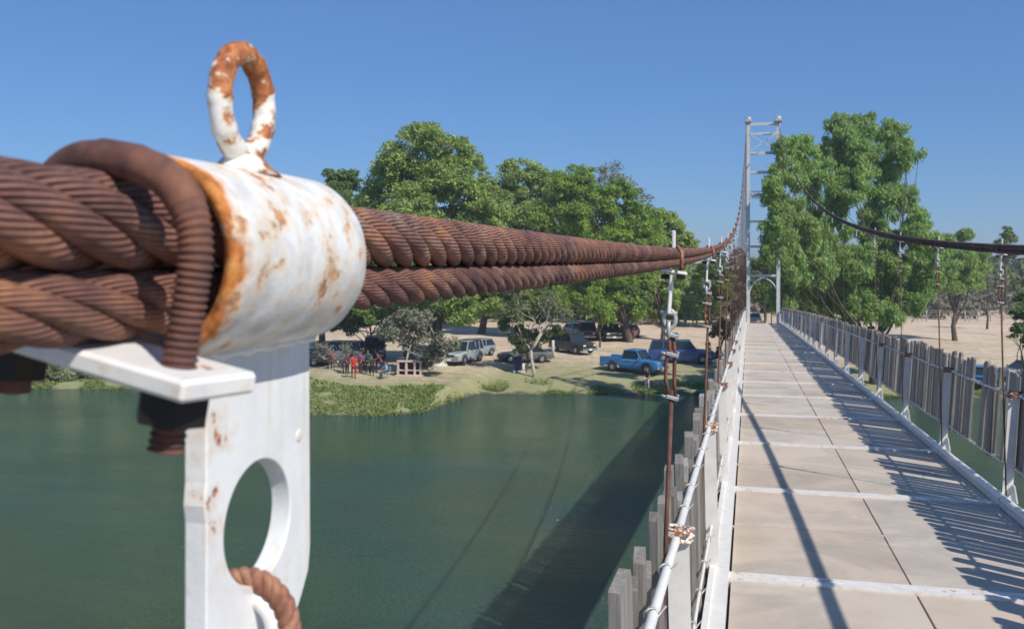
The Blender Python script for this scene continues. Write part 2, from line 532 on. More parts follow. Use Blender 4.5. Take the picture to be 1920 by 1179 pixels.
def dup(root, loc, rz=0.0, label=None, group=None):
    r = root.copy(); COL.objects.link(r)
    r.location = loc; r.rotation_euler = (0, 0, rz)
    r['_loc'] = tuple(loc)
    if label: r['label'] = label
    if group: r['group'] = group
    for ch in list(root.children):
        c = ch.copy(); COL.objects.link(c); c.parent = r
        for g in ch.children:
            d = g.copy(); COL.objects.link(d); d.parent = c
    return r

def fast_mesh(name, V, F, mat, smooth=False):
    """numpy quads to a mesh"""
    me = bpy.data.meshes.new(name)
    V = np.asarray(V, dtype=np.float32); F = np.asarray(F, dtype=np.int32)
    me.vertices.add(len(V)); me.vertices.foreach_set('co', V.ravel())
    k = F.shape[1]
    me.loops.add(F.size); me.loops.foreach_set('vertex_index', F.ravel())
    me.polygons.add(len(F))
    me.polygons.foreach_set('loop_start', np.arange(0, F.size, k, dtype=np.int32))
    me.polygons.foreach_set('use_smooth', np.full(len(F), smooth))
    me.update(calc_edges=True)
    me.materials.append(mat)
    return me

# ================================================================ GROUND, WATER
def ground_mesh():
    xs = np.unique(np.concatenate([np.linspace(-2600, -160, 26), np.linspace(-160, -75, 60), np.linspace(-75, 75, 330), np.linspace(75, 160, 50), np.linspace(160, 2600, 26)]))
    ys = np.unique(np.concatenate([np.linspace(-900, 40, 30), np.linspace(40, 56, 20), np.linspace(56, 100, 150), np.linspace(100, 220, 80), np.linspace(220, 3500, 40)]))
    X, Y = np.meshgrid(xs, ys)
    Z = ground_np(X, Y)
    far = np.clip((Y - 260) / 900, 0, 1)
    Z = Z + far * (1.0 + 1.5 * np.sin(X / 210.0) + 1.0 * np.sin(X / 90.0 + 2))
    ny, nx = X.shape
    V = np.stack([X, Y, Z], -1).reshape(-1, 3)
    i = np.arange(ny - 1)[:, None] * nx + np.arange(nx - 1)[None, :]
    F = np.stack([i, i + 1, i + nx + 1, i + nx], -1).reshape(-1, 4)
    m, t, b = nmat('sandy_ground', (.4, .33, .26), .95)
    tc = t.nodes.new('ShaderNodeTexCoord')
    sp = t.nodes.new('ShaderNodeSeparateXYZ'); t.links.new(tc.outputs['Object'], sp.inputs[0])
    n1 = noise(t, .12, 6, .6); n2 = noise(t, 1.3, 6, .65); n3 = noise(t, 9, 4, .7)
    nn = math_(t, 'ADD', math_(t, 'MULTIPLY', n1, .5), math_(t, 'ADD', math_(t, 'MULTIPLY', n2, .3), math_(t, 'MULTIPLY', n3, .2)))
    sand = ramp(t, nn, [(.36, (.46, .31, .20)), (.5, (.63, .485, .345)), (.64, (.74, .59, .43))])
    tracks = ramp(t, noise(t, .5, 6, .7, stretch=(.18, 1.6, 1), distortion=.6), [(.55, (0, 0, 0)), (.66, (.45, .45, .45))])
    sand = mix(t, tracks, sand, (.30, .20, .14))
    lit = ramp(t, noise(t, .8, 8, .75, distortion=1.2), [(.54, (0, 0, 0)), (.66, (.65, .65, .65))])
    sand = mix(t, lit, sand, (.24, .19, .13))
    green = ramp(t, n3, [(.3, (.13, .16, .05)), (.5, (.24, .26, .10)), (.7, (.37, .32, .18))])
    hgt = math_(t, 'ADD', sp.outputs['Z'], math_(t, 'MULTIPLY', math_(t, 'SUBTRACT', n2, .5), .9))
    gf = ramp(t, math_(t, 'MULTIPLY_ADD', hgt, .6, 9.75 * .6, clamp=True), [(.02, (1, 1, 1)), (.52, (.75, .75, .75)), (.76, (0, 0, 0))])
    c = mix(t, math_(t, 'MULTIPLY', gf, .97), sand, green)
    wet = ramp(t, math_(t, 'MULTIPLY_ADD', hgt, .6, 9.75 * .6, clamp=True), [(.0, (1, 1, 1)), (.09, (0, 0, 0))])
    c = mix(t, wet, c, (.10, .085, .05))
    t.links.new(c, b.inputs['Base Color'])
    bump(t, b, nn, .6, .25)
    me = fast_mesh('ground', V, F, m, True)
    o = bpy.data.objects.new('ground', me); COL.objects.link(o)
    tag(o, 'pale sandy river bank and car park with thin grass by the water', None, kind='structure')
ground_mesh()

def water_mesh():
    m, t, b = nmat('river_water', (.035, .06, .05), .08)
    n1 = noise(t, .05, 3, .5)
    t.links.new(ramp(t, n1, [(.3, (.028, .094, .080)), (.50, (.054, .100, .056)), (.70, (.026, .096, .096))]), b.inputs['Base Color'])
    b.inputs['IOR'].default_value = 1.42
    b.inputs['Specular IOR Level'].default_value = .5
    r1 = noise(t, 1.1, 5, .65, stretch=(.6, 1.9, 1), distortion=.4)
    r2 = noise(t, 7.0, 4, .6, stretch=(.8, 1.4, 1))
    r3 = noise(t, 24.0, 3, .6, stretch=(.8, 1.4, 1))
    h = math_(t, 'ADD', math_(t, 'MULTIPLY', r1, .55), math_(t, 'ADD', math_(t, 'MULTIPLY', r2, .34), math_(t, 'MULTIPLY', r3, .10)))
    bump(t, b, h, 1.0, .6)
    rr = ramp(t, noise(t, .09, 4, .6, stretch=(.5, 1, 1)), [(.4, (.06,) * 3), (.65, (.16,) * 3)])
    t.links.new(rr, b.inputs['Roughness'])
    xs = np.linspace(-2600, 2600, 27); ys = np.linspace(-120, 110, 9)
    X, Y = np.meshgrid(xs, ys)
    V = np.stack([X, Y, np.full_like(X, WZ)], -1).reshape(-1, 3)
    nx = len(xs)
    i = np.arange(len(ys) - 1)[:, None] * nx + np.arange(nx - 1)[None, :]
    F = np.stack([i, i + 1, i + nx + 1, i + nx], -1).reshape(-1, 4)
    o = bpy.data.objects.new('water', fast_mesh('water', V, F, m)); COL.objects.link(o)
    tag(o, 'dark green river with small ripples under the footbridge', None, kind='structure')
water_mesh()

# ================================================================ CABLES (wire ropes)
def rope(mb, cfun, dz, R0, ns, lay, d0, d1, step, n, phase=0.0, sr=None, dx=0.0):
    """ns strands laid round the rope axis cfun(d)+dz"""
    sr = sr or R0 * math.sin(PI / ns) / (1 + math.sin(PI / ns)) * 1.07
    rc = R0 - sr
    K = int((d1 - d0) / step) + 1
    for s in range(ns):
        path = []
        for i in range(K):
            d = d0 + (d1 - d0) * i / (K - 1)
            c = cfun(d)
            a = phase + 2 * PI * s / ns - 2 * PI * d / lay
            path.append((c.x + dx + rc * math.cos(a), d, c.z + dz + rc * math.sin(a)))
        mb.tube(path, sr, n, up=(1, 0, 0), vscale=18.0)

lc = thing('suspension_cable', 'pair of thick rusty twisted wire ropes running level from the left foreground', 'cable', (-0.212, 0, 0), group=None)
for nm, dz, r0, ph in (('upper_rope', .0140, .0172, .3), ('lower_rope', -.0142, .0127, 1.1)):
    mb = MB()
    rope(mb, cable_l, dz, r0, 6, .205 if dz > 0 else .185, -.45, 3.4, .0045, 14, ph)
    rope(mb, cable_l, dz, r0, 6, .205 if dz > 0 else .185, 3.4, 12, .02, 8, ph)
    mb.tube([cable_l(d) + Vector((0, 0, dz)) for d in np.linspace(-.45, 12, 60)], r0 * .55, 8)
    obj(nm, mb, M_rope, lc, True)
    # the far run up to the tower, and the part behind the photographer
    mb = MB()
    mb.tube([cable_l(d) + Vector((0, 0, dz)) for d in np.linspace(11.95, TD, 60)], r0 * 1.05, 8)
    mb.tube([cable_l(d) + Vector((0, 0, dz)) for d in np.linspace(-9, -.45, 12)], r0 * .95, 8)
    obj('rope_run', mb, M_ropefar, lc, True)
mb = MB()
top = cable_l(TD)
mb.tube([top, top + Vector((0, 5, -2.0)), Vector((top.x, 84, gz(0, 84) + .3))], .04, 8)
obj('backstay', mb, M_ropefar, lc, True)

rc_ = thing('suspension_cable', 'dark thin cable on the right side, curving up from the right edge to the tower', 'cable', (1.845, 0, 0))
for nm, dz, r0 in (('upper_rope', .019, .0200), ('lower_rope', -.017, .017)):
    mb = MB()
    rope(mb, cable_r, dz, r0, 6, .2, 5.5, 11, .02, 8)
    mb.tube([cable_r(d) + Vector((0, 0, dz)) for d in np.linspace(5.5, 11, 30)], r0 * .6, 8)
    mb.tube([cable_r(d) + Vector((0, 0, dz)) for d in np.linspace(10.95, TD, 60)], r0 * 1.05, 8)
    mb.tube([cable_r(d) + Vector((0, 0, dz)) for d in np.linspace(-9, 5.55, 16)], r0, 8)
    obj(nm, mb, M_roper, rc_, True)
mb = MB()
top = cable_r(TD)
mb.tube([top, top + Vector((0, 5, -2.0)), Vector((top.x, 84, gz(0, 84) + .3))], .04, 8)
obj('backstay', mb, M_roper, rc_, True)

# ================================================================ NEAR CLAMP
def build_clamp():
    C0 = Vector((-0.212, .302, 0.0))
    t = thing('cable_clamp', 'white chipped clamp with ring on top, gripping the rusty ropes close up', 'clamp', C0)
    # sleeve: short thick pipe round both ropes (local origin at its near rim)
    L = .122; Ro = .0385; Ri = .0340
    pr = [(Ri, 0), (Ro - .0012, -.0002), (Ro, .0012)] + [(Ro, L * k / 8) for k in range(1, 8)] + [(Ro, L - .004), (Ro - .0012, L - .001), (Ro - .004, L), (Ri, L - .001)]
    mb = MB().lathe(pr, (0, 0, 0), 96, 'Y', closed=True)
    # small dents and lumps in the pipe
    for i, v in enumerate(mb.v):
        a = math.atan2(v[2], v[0]); k = 1 + .008 * math.sin(3 * a + v[1] * 40) + .004 * math.sin(9 * a + 90 * v[1])
        mb.v[i] = (v[0] * k, v[1], v[2] * k)
    obj('sleeve', mb, M_sleeve, t)
    # lifting ring welded on top: a round-bar ring in the plane of the cable
    cy, cz = .4355 - .302, 0.0
    ringc = Vector((0.002, .0690, .0385 + .0275))
    mb = MB()
    path = []
    for k in range(56):
        a = 2 * PI * k / 56
        path.append(ringc + Vector((0.0, .0185 * math.cos(a), .0215 * math.sin(a))))
    rr = [.0051 * (1 + .05 * math.sin(5 * k) + .04 * math.sin(2.3 * k)) for k in range(56)]
    mb.tube(path, rr, 18, closed=True, up=(1, 0, 0))
    mb.lathe([(.0165, -.0015), (.0110, .0030), (.0080, .0065), (.0040, .0105), (.001, .011)], (0.002, .0690, .0370), 24)
    obj('lifting_ring', mb, M_ring2, t)
    # U-bolt, washer bar and nuts sit rolled a few degrees round the ropes
    roll = Matrix.Rotation(R(10), 3, 'Y') @ Matrix.Rotation(R(-7), 3, 'Z')
    yb = .2790 - C0.y
    hs = .0375; hl_ = .0315; zb0 = -.0285; topz = .0325; rr0 = .0060
    def TR(p):
        q = roll @ Vector(p)
        return Vector((q.x + .0022, q.y + yb, q.z))
    P = []
    for z in np.linspace(-.0560, .004, 150): P.append((hs, 0, z))
    for k in range(1, 26):
        a = PI / 2 * k / 26
        P.append((hs - .027 * (1 - math.cos(a)), 0, .004 + (topz - .004) * math.sin(a)))
    for k in range(1, 8): P.append((hs - .027 - (hs + hl_ - .050) * k / 8, 0, topz + .0010))
    for k in range(0, 16):
        a = PI / 2 * k / 15
        P.append((-hl_ + .023 - .023 * math.sin(a), 0, topz - (topz - .004) * (1 - math.cos(a))))
    for z in np.linspace(.0, -.052, 10): P.append((-hl_, 0, z))
    P = [TR(p) for p in P]
    Q = [P[0]]; LL = [0.0]
    for a, b in zip(P[:-1], P[1:]):
        l = (b - a).length; k = max(1, int(l / .00040)) if LL[-1] < .1 else max(1, int(l / .0012))
        for j in range(1, k + 1):
            Q.append(a.lerp(b, j / k)); LL.append(LL[-1] + l / k)
    pitch = .0025
    rad = []
    for l in LL:
        if l < .080:
            e = max(0, min(1, (.080 - l) / .008))
            tri = abs((l / pitch) % 1.0 - .5) * 2
            rad.append(rr0 * (1 - .19 * e * (1 - tri ** 1.4)))
        else: rad.append(rr0 * 1.05)
    obj('u_bolt', MB().tube(Q, rad, 26, up=(0, 1, 0)), M_boltr, t)
    th = .0072
    c_ = TR((.0062, .0040, zb0 - th / 2))
    obj('washer_bar', MB().box(c_, (.0960, .0345, th), roll @ Matrix.Rotation(R(-3), 3, 'Z'), .0014), painted_steel('washer_paint', 105, (.59, .62), (.84, .83, .80)), t)
    for sx in (1, -1):
        nb = MB()
        hx = [(math.cos(PI / 3 * k + .25) * .0118, math.sin(PI / 3 * k + .25) * .0118) for k in range(6)]
        nb.prism([((hs if sx > 0 else -hl_) + a, b) for a, b in hx], zb0 - th - .0108, zb0 - th - .0003, 'Z')
        o_ = len(nb.v)
        nb.v = [tuple(TR(v)) for v in nb.v]
        obj('nut', nb, M_nut, t)
    # hanger plate with the big hole, in the plane of the cable
    xf, xb = -.2065, -.2165
    y0, y1 = .3370, .4280
    ztop, zbot = -.036, -.172
    outline = [(y0 + .000, ztop), (y0, -.088), (y0 - .0012, -.097), (y0 + .0002, -.104), (y0, zbot), (y1 - .028, zbot), (y1 - .012, zbot + .008), (y1 - .0085, -.1600), (y1 - .001, -.1500), (y1 + .001, -.1380), (y1, ztop)]
    hc = (.3790, -.1140); hr = (.0290, .0265)
    nh = 48
    hole = [(hc[0] + hr[0] * math.cos(2 * PI * k / nh) * (1 - .05 * max(0, math.sin(2 * PI * k / nh))), hc[1] + hr[1] * math.sin(2 * PI * k / nh)) for k in range(nh)]
    # dense outline, matched to the hole by angle
    def ray_out(a):
        dx, dz = math.cos(a), math.sin(a); best = 9
        for i in range(len(outline)):
            p, q = outline[i], outline[(i + 1) % len(outline)]
            ex, ez = q[0] - p[0], q[1] - p[1]
            den = dx * ez - dz * ex
            if abs(den) < 1e-12: continue
            tt = ((p[0] - hc[0]) * ez - (p[1] - hc[1]) * ex) / den
            ss = ((p[0] - hc[0]) * dz - (p[1] - hc[1]) * dx) / den
            if tt > 0 and -1e-6 <= ss <= 1 + 1e-6: best = min(best, tt)
        return (hc[0] + dx * best, hc[1] + dz * best)
    angs = sorted(set([round(2 * PI * k / 144, 6) for k in range(144)] + [round(math.atan2(p[1] - hc[1], p[0] - hc[0]) % (2 * PI), 6) for p in outline]))
    outp = [ray_out(a) for a in angs]
    inn = [(hc[0] + hr[0] * math.cos(a), hc[1] + hr[1] * math.sin(a)) for a in angs]
    n = len(angs)
    vs = []
    for x in (xf, xb):
        vs += [Vector((x, p[0], p[1])) - C0 for p in outp]
        bev = .0006 if x == xf else -.0006
        vs += [Vector((x, p[0], p[1])) - C0 for p in inn]
    fs = []
    for i in range(n):
        j = (i + 1) % n
        fs += [(i, j, n + j, n + i), (2 * n + j, 2 * n + i, 3 * n + i, 3 * n + j), (i, 2 * n + i, 2 * n + j, j), (n + i, n + j, 3 * n + j, 3 * n + i)]
    mb = MB(); mb.add(vs, fs)
    pm_ = painted_steel('plate_paint', 62, (.635, .66), (.80, .81, .80), bstr=.5)
    tt = pm_.node_tree; bb = tt.nodes['Principled BSDF']; src = bb.inputs['Base Color'].links[0].from_socket
    st = ramp(tt, noise(tt, 60, 5, .65, stretch=(1, 1.3, .12)), [(.56, (0, 0, 0)), (.72, (.55, .55, .55))])
    tt.links.new(mix(tt, st, src, (.66, .48, .26)), bb.inputs['Base Color'])
    pl = obj('hanger_plate', mb, pm_, t)
    bv = pl.modifiers.new('bevel', 'BEVEL'); bv.width = .0008; bv.segments = 2; bv.limit_method = 'ANGLE'; bv.angle_limit = R(50)
    # weld bead between sleeve and plate
    wb = MB(); pts = [Vector((xf + .0012, y0 + (y1 - y0) * k / 60, -.0375 + .0006 * math.sin(k * 1.9))) - C0 for k in range(61)]
    wb.tube(pts, [.0026 + .0005 * math.sin(k * 2.4) for k in range(61)], 8)
    obj('weld_bead', wb, M_clamp, t)
    # rusty bolt-hole dimple
    mb = MB().lathe([(.0001, .0006), (.0022, .0006), (.0030, .0002), (.0030, -.001)], (0, 0, 0), 16, 'X')
    for i, vv in enumerate(mb.v): mb.v[i] = (vv[0] + xf - C0.x, vv[1] + .4165 - C0.y, vv[2] - .0835)
    obj('rivet', mb, M_ring, t)
    # loop through the hole: rusty twisted rope round a white thimble
    lcn = Vector((-.2110, .3760, -.1600)) - C0
    Rl = .0195
    mb = MB(); tw = []
    tilt = Vector((1, .10, 0)).normalized()
    for s in range(3):
        path = []
        for k in range(220):
            a = 2 * PI * k / 220; ph = a * 9 + s * 2 * PI / 3
            rr_ = Rl + .0022 * math.cos(ph)
            off = .0022 * math.sin(ph)
            path.append(lcn + tilt * (rr_ * math.cos(a)) + Vector((0, 0, 1)) * (rr_ * math.sin(a) * 1.12) + Vector((0, 1, 0)) * off)
        mb.tube(path, .0027, 10, closed=True, up=(0, 1, 0))
    obj('rope_loop', mb, M_chainr, t)
    mb = MB(); path = []
    for k in range(80):
        a = 2 * PI * k / 80
        path.append(lcn + tilt * ((Rl - .0070) * math.cos(a)) + Vector((0, 0, (Rl - .0070) * 1.12 * math.sin(a))))
    mb.tube(path, [.0040] * 80, 14, closed=True, up=(0, 1, 0))
    obj('thimble', mb, M_clamp, t)
    return t
build_clamp()

# ================================================================ HANGERS
def make_hanger(rope_len, label):
    """small clamp on the ropes with eye, U-bolt, washer, nut, plate; then shackle, clips and rod (local origin on the cable axis)"""
    t = thing('cable_hanger', label, 'hanger', (0, 0, 0))
    mb = MB().bar((.002, 0, .026), (.002, 0, .080), .010, .019, bev=.002)
    obj('eye_bar', mb, M_white2, t)
    pts = [(.026, -.03, -.034), (.027, -.028, -.008), (.026, -.02, .016), (.015, -.005, .032), (-.004, .013, .035), (-.021, .026, .022), (-.026, .03, -.008), (-.026, .03, -.034)]
    sm = []
    for i in range(len(pts) - 1):
        for q in (0, .5): sm.append(Vector(pts[i]).lerp(Vector(pts[i + 1]), q))
    sm.append(Vector(pts[-1]))
    obj('u_bolt', MB().tube(sm, .0055, 10), M_chainr, t)
    obj('washer_bar', MB().box((0.004, 0, -.040), (.066, .034, .009), Matrix.Rotation(R(30), 3, 'Z') @ Matrix.Rotation(R(9), 3, 'Y'), .0015), M_white2, t)
    for sx, sy in ((.024, -.026), (-.024, .026)):
        nb = MB()
        nb.prism([(sx + .0125 * math.cos(PI / 3 * k), sy + .0125 * math.sin(PI / 3 * k)) for k in range(6)], -.060, -.046, 'Z')
        obj('nut', nb, M_nut, t)
    mb = MB().bar((-.004, 0, -.044), (-.012, 0, -.160), .010, .034, up=(0, 1, 0), bev=.003)
    obj('hanger_plate', mb, M_white, t)
    mb = MB()
    mb.tube([Vector((-.010 + .017 * math.sin(a), 0, -.176 - .026 * math.cos(a))) for a in np.linspace(0, 2 * PI, 20)[:-1]], .0065, 8, closed=True, up=(0, 1, 0))
    mb.tube([(-.036, 0, -.156), (.012, 0, -.160)], .007, 8)
    mb.tube([Vector((-.012, .012 * math.sin(a), -.206 - .022 * math.cos(a))) for a in np.linspace(0, 2 * PI, 20)[:-1]], .006, 8, closed=True, up=(1, 0, 0))
    obj('shackle', mb, M_galv, t)
    mb = MB()
    mb.tube([(.000, .0, -.22), (.004, .006, -.27), (.003, .004, -.34), (.004, .002, -.40)], .0055, 8)
    mb.tube([(-.010, .0, -.22), (-.010, 0, -.27), (-.020, -.003, -.30), (-.021, 0, -.35), (-.010, 0, -.40)], .0055, 8)
    obj('rope_tail', mb, M_rust, t)
    for k_, z in enumerate((-.222, -.278, -.402)):
        mb = MB().box((-.002, 0, z), (.036, .020, .011), Matrix.Rotation(R(14), 3, 'Y'), .002)
        mb.tube([Vector((-.002 + .016 * math.cos(a), .014 + .010 * math.sin(a), z + .004)) for a in np.linspace(0, PI, 8)], .0035, 6)
        mb.tube([(-.034, .0, z + .006), (-.016, 0, z)], .0045, 6)
        obj('rope_clip', mb, M_galv, t)
    return t

def hanger_rod(t, L, mat):
    ox = -.045 if t.location.x < .5 else .03
    mb = MB().tube([(-.004, 0, -.38), (-.003 + ox * .4, 0, -L * .5), (ox, 0, -L)], .0066 if t.location.y < 12 else .005, 8)
    mb.tube([(ox, 0, -L + .001), (ox, 0, -L - .12)], .010, 8)
    return obj('rod', mb, mat, t)

proto = make_hanger(1.6, '')
M_rodr = rust('rusted_rod', ((.05, .028, .022), (.12, .055, .038), (.2, .09, .05)), 30, .4)
ORD = ['first', 'second', 'third', 'fourth', 'fifth', 'sixth', 'seventh', 'eighth', 'ninth', 'tenth', 'eleventh', 'twelfth', 'thirteenth', 'fourteenth', 'fifteenth',
       'sixteenth', 'seventeenth', 'eighteenth', 'nineteenth', 'twentieth', 'twenty-first', 'twenty-second', 'twenty-third', 'twenty-fourth', 'twenty-fifth']
first = True
names = ['nearest full hanger on the left, white eye and plate against the rusty ropes', 'second full hanger on the left, rod passing in front of the blue wagon',
         'third hanger of the left cable, just left of the railing']
LH = [2.80, 5.32] + [7.78 + BAY * k for k in range(22)]
for i, d in enumerate(LH):
    c = cable_l(d)
    lab = names[i] if i < 3 else ORD[i] + ' full hanger of the left cable, counted from the camera towards the tower'
    h = proto if first else dup(proto, c)
    first = False
    h.location = c; h['_loc'] = tuple(c); h['label'] = lab
    h['group'] = 'hangers along the left cable'
    h['category'] = 'hanger'
RH = [BARS[k] for k in range(len(BARS)) if BARS[k] > 5.0]
rn = ['hanger with white links nearest the right edge on the right cable', 'second hanger from the right edge on the dark right cable, over a white post',
      'third hanger from the right edge on the dark right cable', 'fourth hanger from the right edge on the dark right cable']
allh = [(h_, False) for h_ in COL.objects if h_.name.startswith('cable_hanger')]
for i, d in enumerate(RH[1:]):
    c = cable_r(d)
    h = dup(proto, c, label=rn[i] if i < 4 else ORD[i] + ' hanger of the right cable, counted from the right edge towards the tower')
    h['group'] = 'hangers along the right cable'
    allh.append((h, True))
for h, right in allh:
    d = h.location.y
    L = h.location.z - (deck_z(d) + .02)
    if L > .8:
        hanger_rod(h, L, M_rodr)
    if d > 17:
        for ch in list(h.children):
            if ch.name.split('.')[0] in ('rope_tail', 'nut', 'rope_clip', 'shackle'):
                bpy.data.objects.remove(ch)

# ================================================================ DECK
br = thing('footbridge_deck', 'long narrow footbridge deck of grey sheets between white edge beams', 'footbridge', (0.84, 0, deck_z(0)))
br_loc = Vector((0.84, 0, deck_z(0)))
ds = np.arange(-7.0, TD + .01, BAY / 4)
def strip(mb, x0, x1, d0, d1, zt, th, segs=2):
    n = max(1, segs)
    for i in range(n):
        a = d0 + (d1 - d0) * i / n; b = d0 + (d1 - d0) * (i + 1) / n
        za, zb = deck_z(a) + zt, deck_z(b) + zt
        vs = [(x0, a, za), (x1, a, za), (x1, b, zb), (x0, b, zb), (x0, a, za - th), (x1, a, za - th), (x1, b, zb - th), (x0, b, zb - th)]
        mb.add(vs, [(0, 1, 2, 3), (7, 6, 5, 4), (0, 4, 5, 1), (1, 5, 6, 2), (2, 6, 7, 3), (3, 7, 4, 0)])
XM = 0.845
random.seed(3)
for i in range(len(BARS)):
    b0 = BARS[i]; b1 = b0 + BAY
    for h in range(2):
        q0 = b0 + (0.074 if h == 0 else BAY / 2 + .005); q1 = b0 + (BAY / 2 - .005 if h == 0 else BAY - .074)
        if q0 > TD: continue
        for x0, x1 in ((DXL + .012, XM - .006), (XM + .006, DXR - .012)):
            mb = MB()
            jit = random.uniform(-.0025, .0025)
            strip(mb, x0, x1, q0, q1, jit, .022, 1)
            obj('deck_sheet', mb, M_deck, br, True)
# dark bearers under the gaps, then white crossbeams standing a little proud
mb = MB()
strip(mb, XM - .05, XM + .05, -7, TD, -.036, .06, 28)
strip(mb, DXL - .02, DXL + .06, -7, TD, -.036, .06, 28)
strip(mb, DXR - .06, DXR + .02, -7, TD, -.036, .06, 28)
obj('bearer', mb, M_dark, br, True)
mb = MB()
for d in BARS:
    if d > TD: continue
    strip(mb, DXL, DXR, d + BAY / 2 - .02, d + BAY / 2 + .02, -.006, .018, 1)
obj('joint_strip', mb, M_white2, br, True)
for d in BARS:
    if d > TD: continue
    mb = MB()
    strip(mb, DXL - .02, DXR + .02, d - .070, d - .016, .016, .10, 1)
    strip(mb, DXL - .02, DXR + .02, d - .016, d + .012, .006, .09, 1)
    strip(mb, DXL - .02, DXR + .02, d + .012, d + .070, .012, .10, 1)
    strip(mb, DXL - .20, DXL - .02, d - .03, d + .03, -.01, .08, 1)
    strip(mb, DXR + .02, DXR + .16, d - .03, d + .03, -.01, .08, 1)
    obj('crossbeam', mb, M_white2, br, True)
# edge beams: left a broad flat channel, right a rounded kerb pipe
for k, (xa, xb, zt, th) in enumerate(((DXL - .098, DXL - .002, .045, .13), (DXR + .004, DXR + .055, .05, .12))):
    mb = MB()
    strip(mb, xa, xb, -7, TD, zt, th, 30)
    if k == 0:
        strip(mb, xa - .006, xa + .022, -7, TD, zt + .012, .02, 30)
    obj('edge_beam', mb, M_white, br, True)
mb = MB()
mb.tube([(DXR + .03, d, deck_z(d) + .055) for d in np.linspace(-7, TD, 40)], .031, 12)
obj('kerb_pipe', mb, M_white, br, True)
# ramp beyond the tower down to the bank
mb = MB()
z1 = deck_z(TD); yr = TD + 26
zr = gz(.8, yr) + .05
vs = [(DXL, TD + .3, z1 - .02), (DXR, TD + .3, z1 - .02), (DXR, yr, zr), (DXL, yr, zr), (DXL, TD + .3, z1 - .3), (DXR, TD + .3, z1 - .3), (DXR, yr, zr - .3), (DXL, yr, zr - .3)]
mb.add(vs, [(0, 1, 2, 3), (7, 6, 5, 4), (0, 4, 5, 1), (1, 5, 6, 2), (2, 6, 7, 3), (3, 7, 4, 0)])
obj('ramp', mb, simple('concrete', (.36, .34, .31), .9, 0, .2, 1.5, .3, .03), br, True)

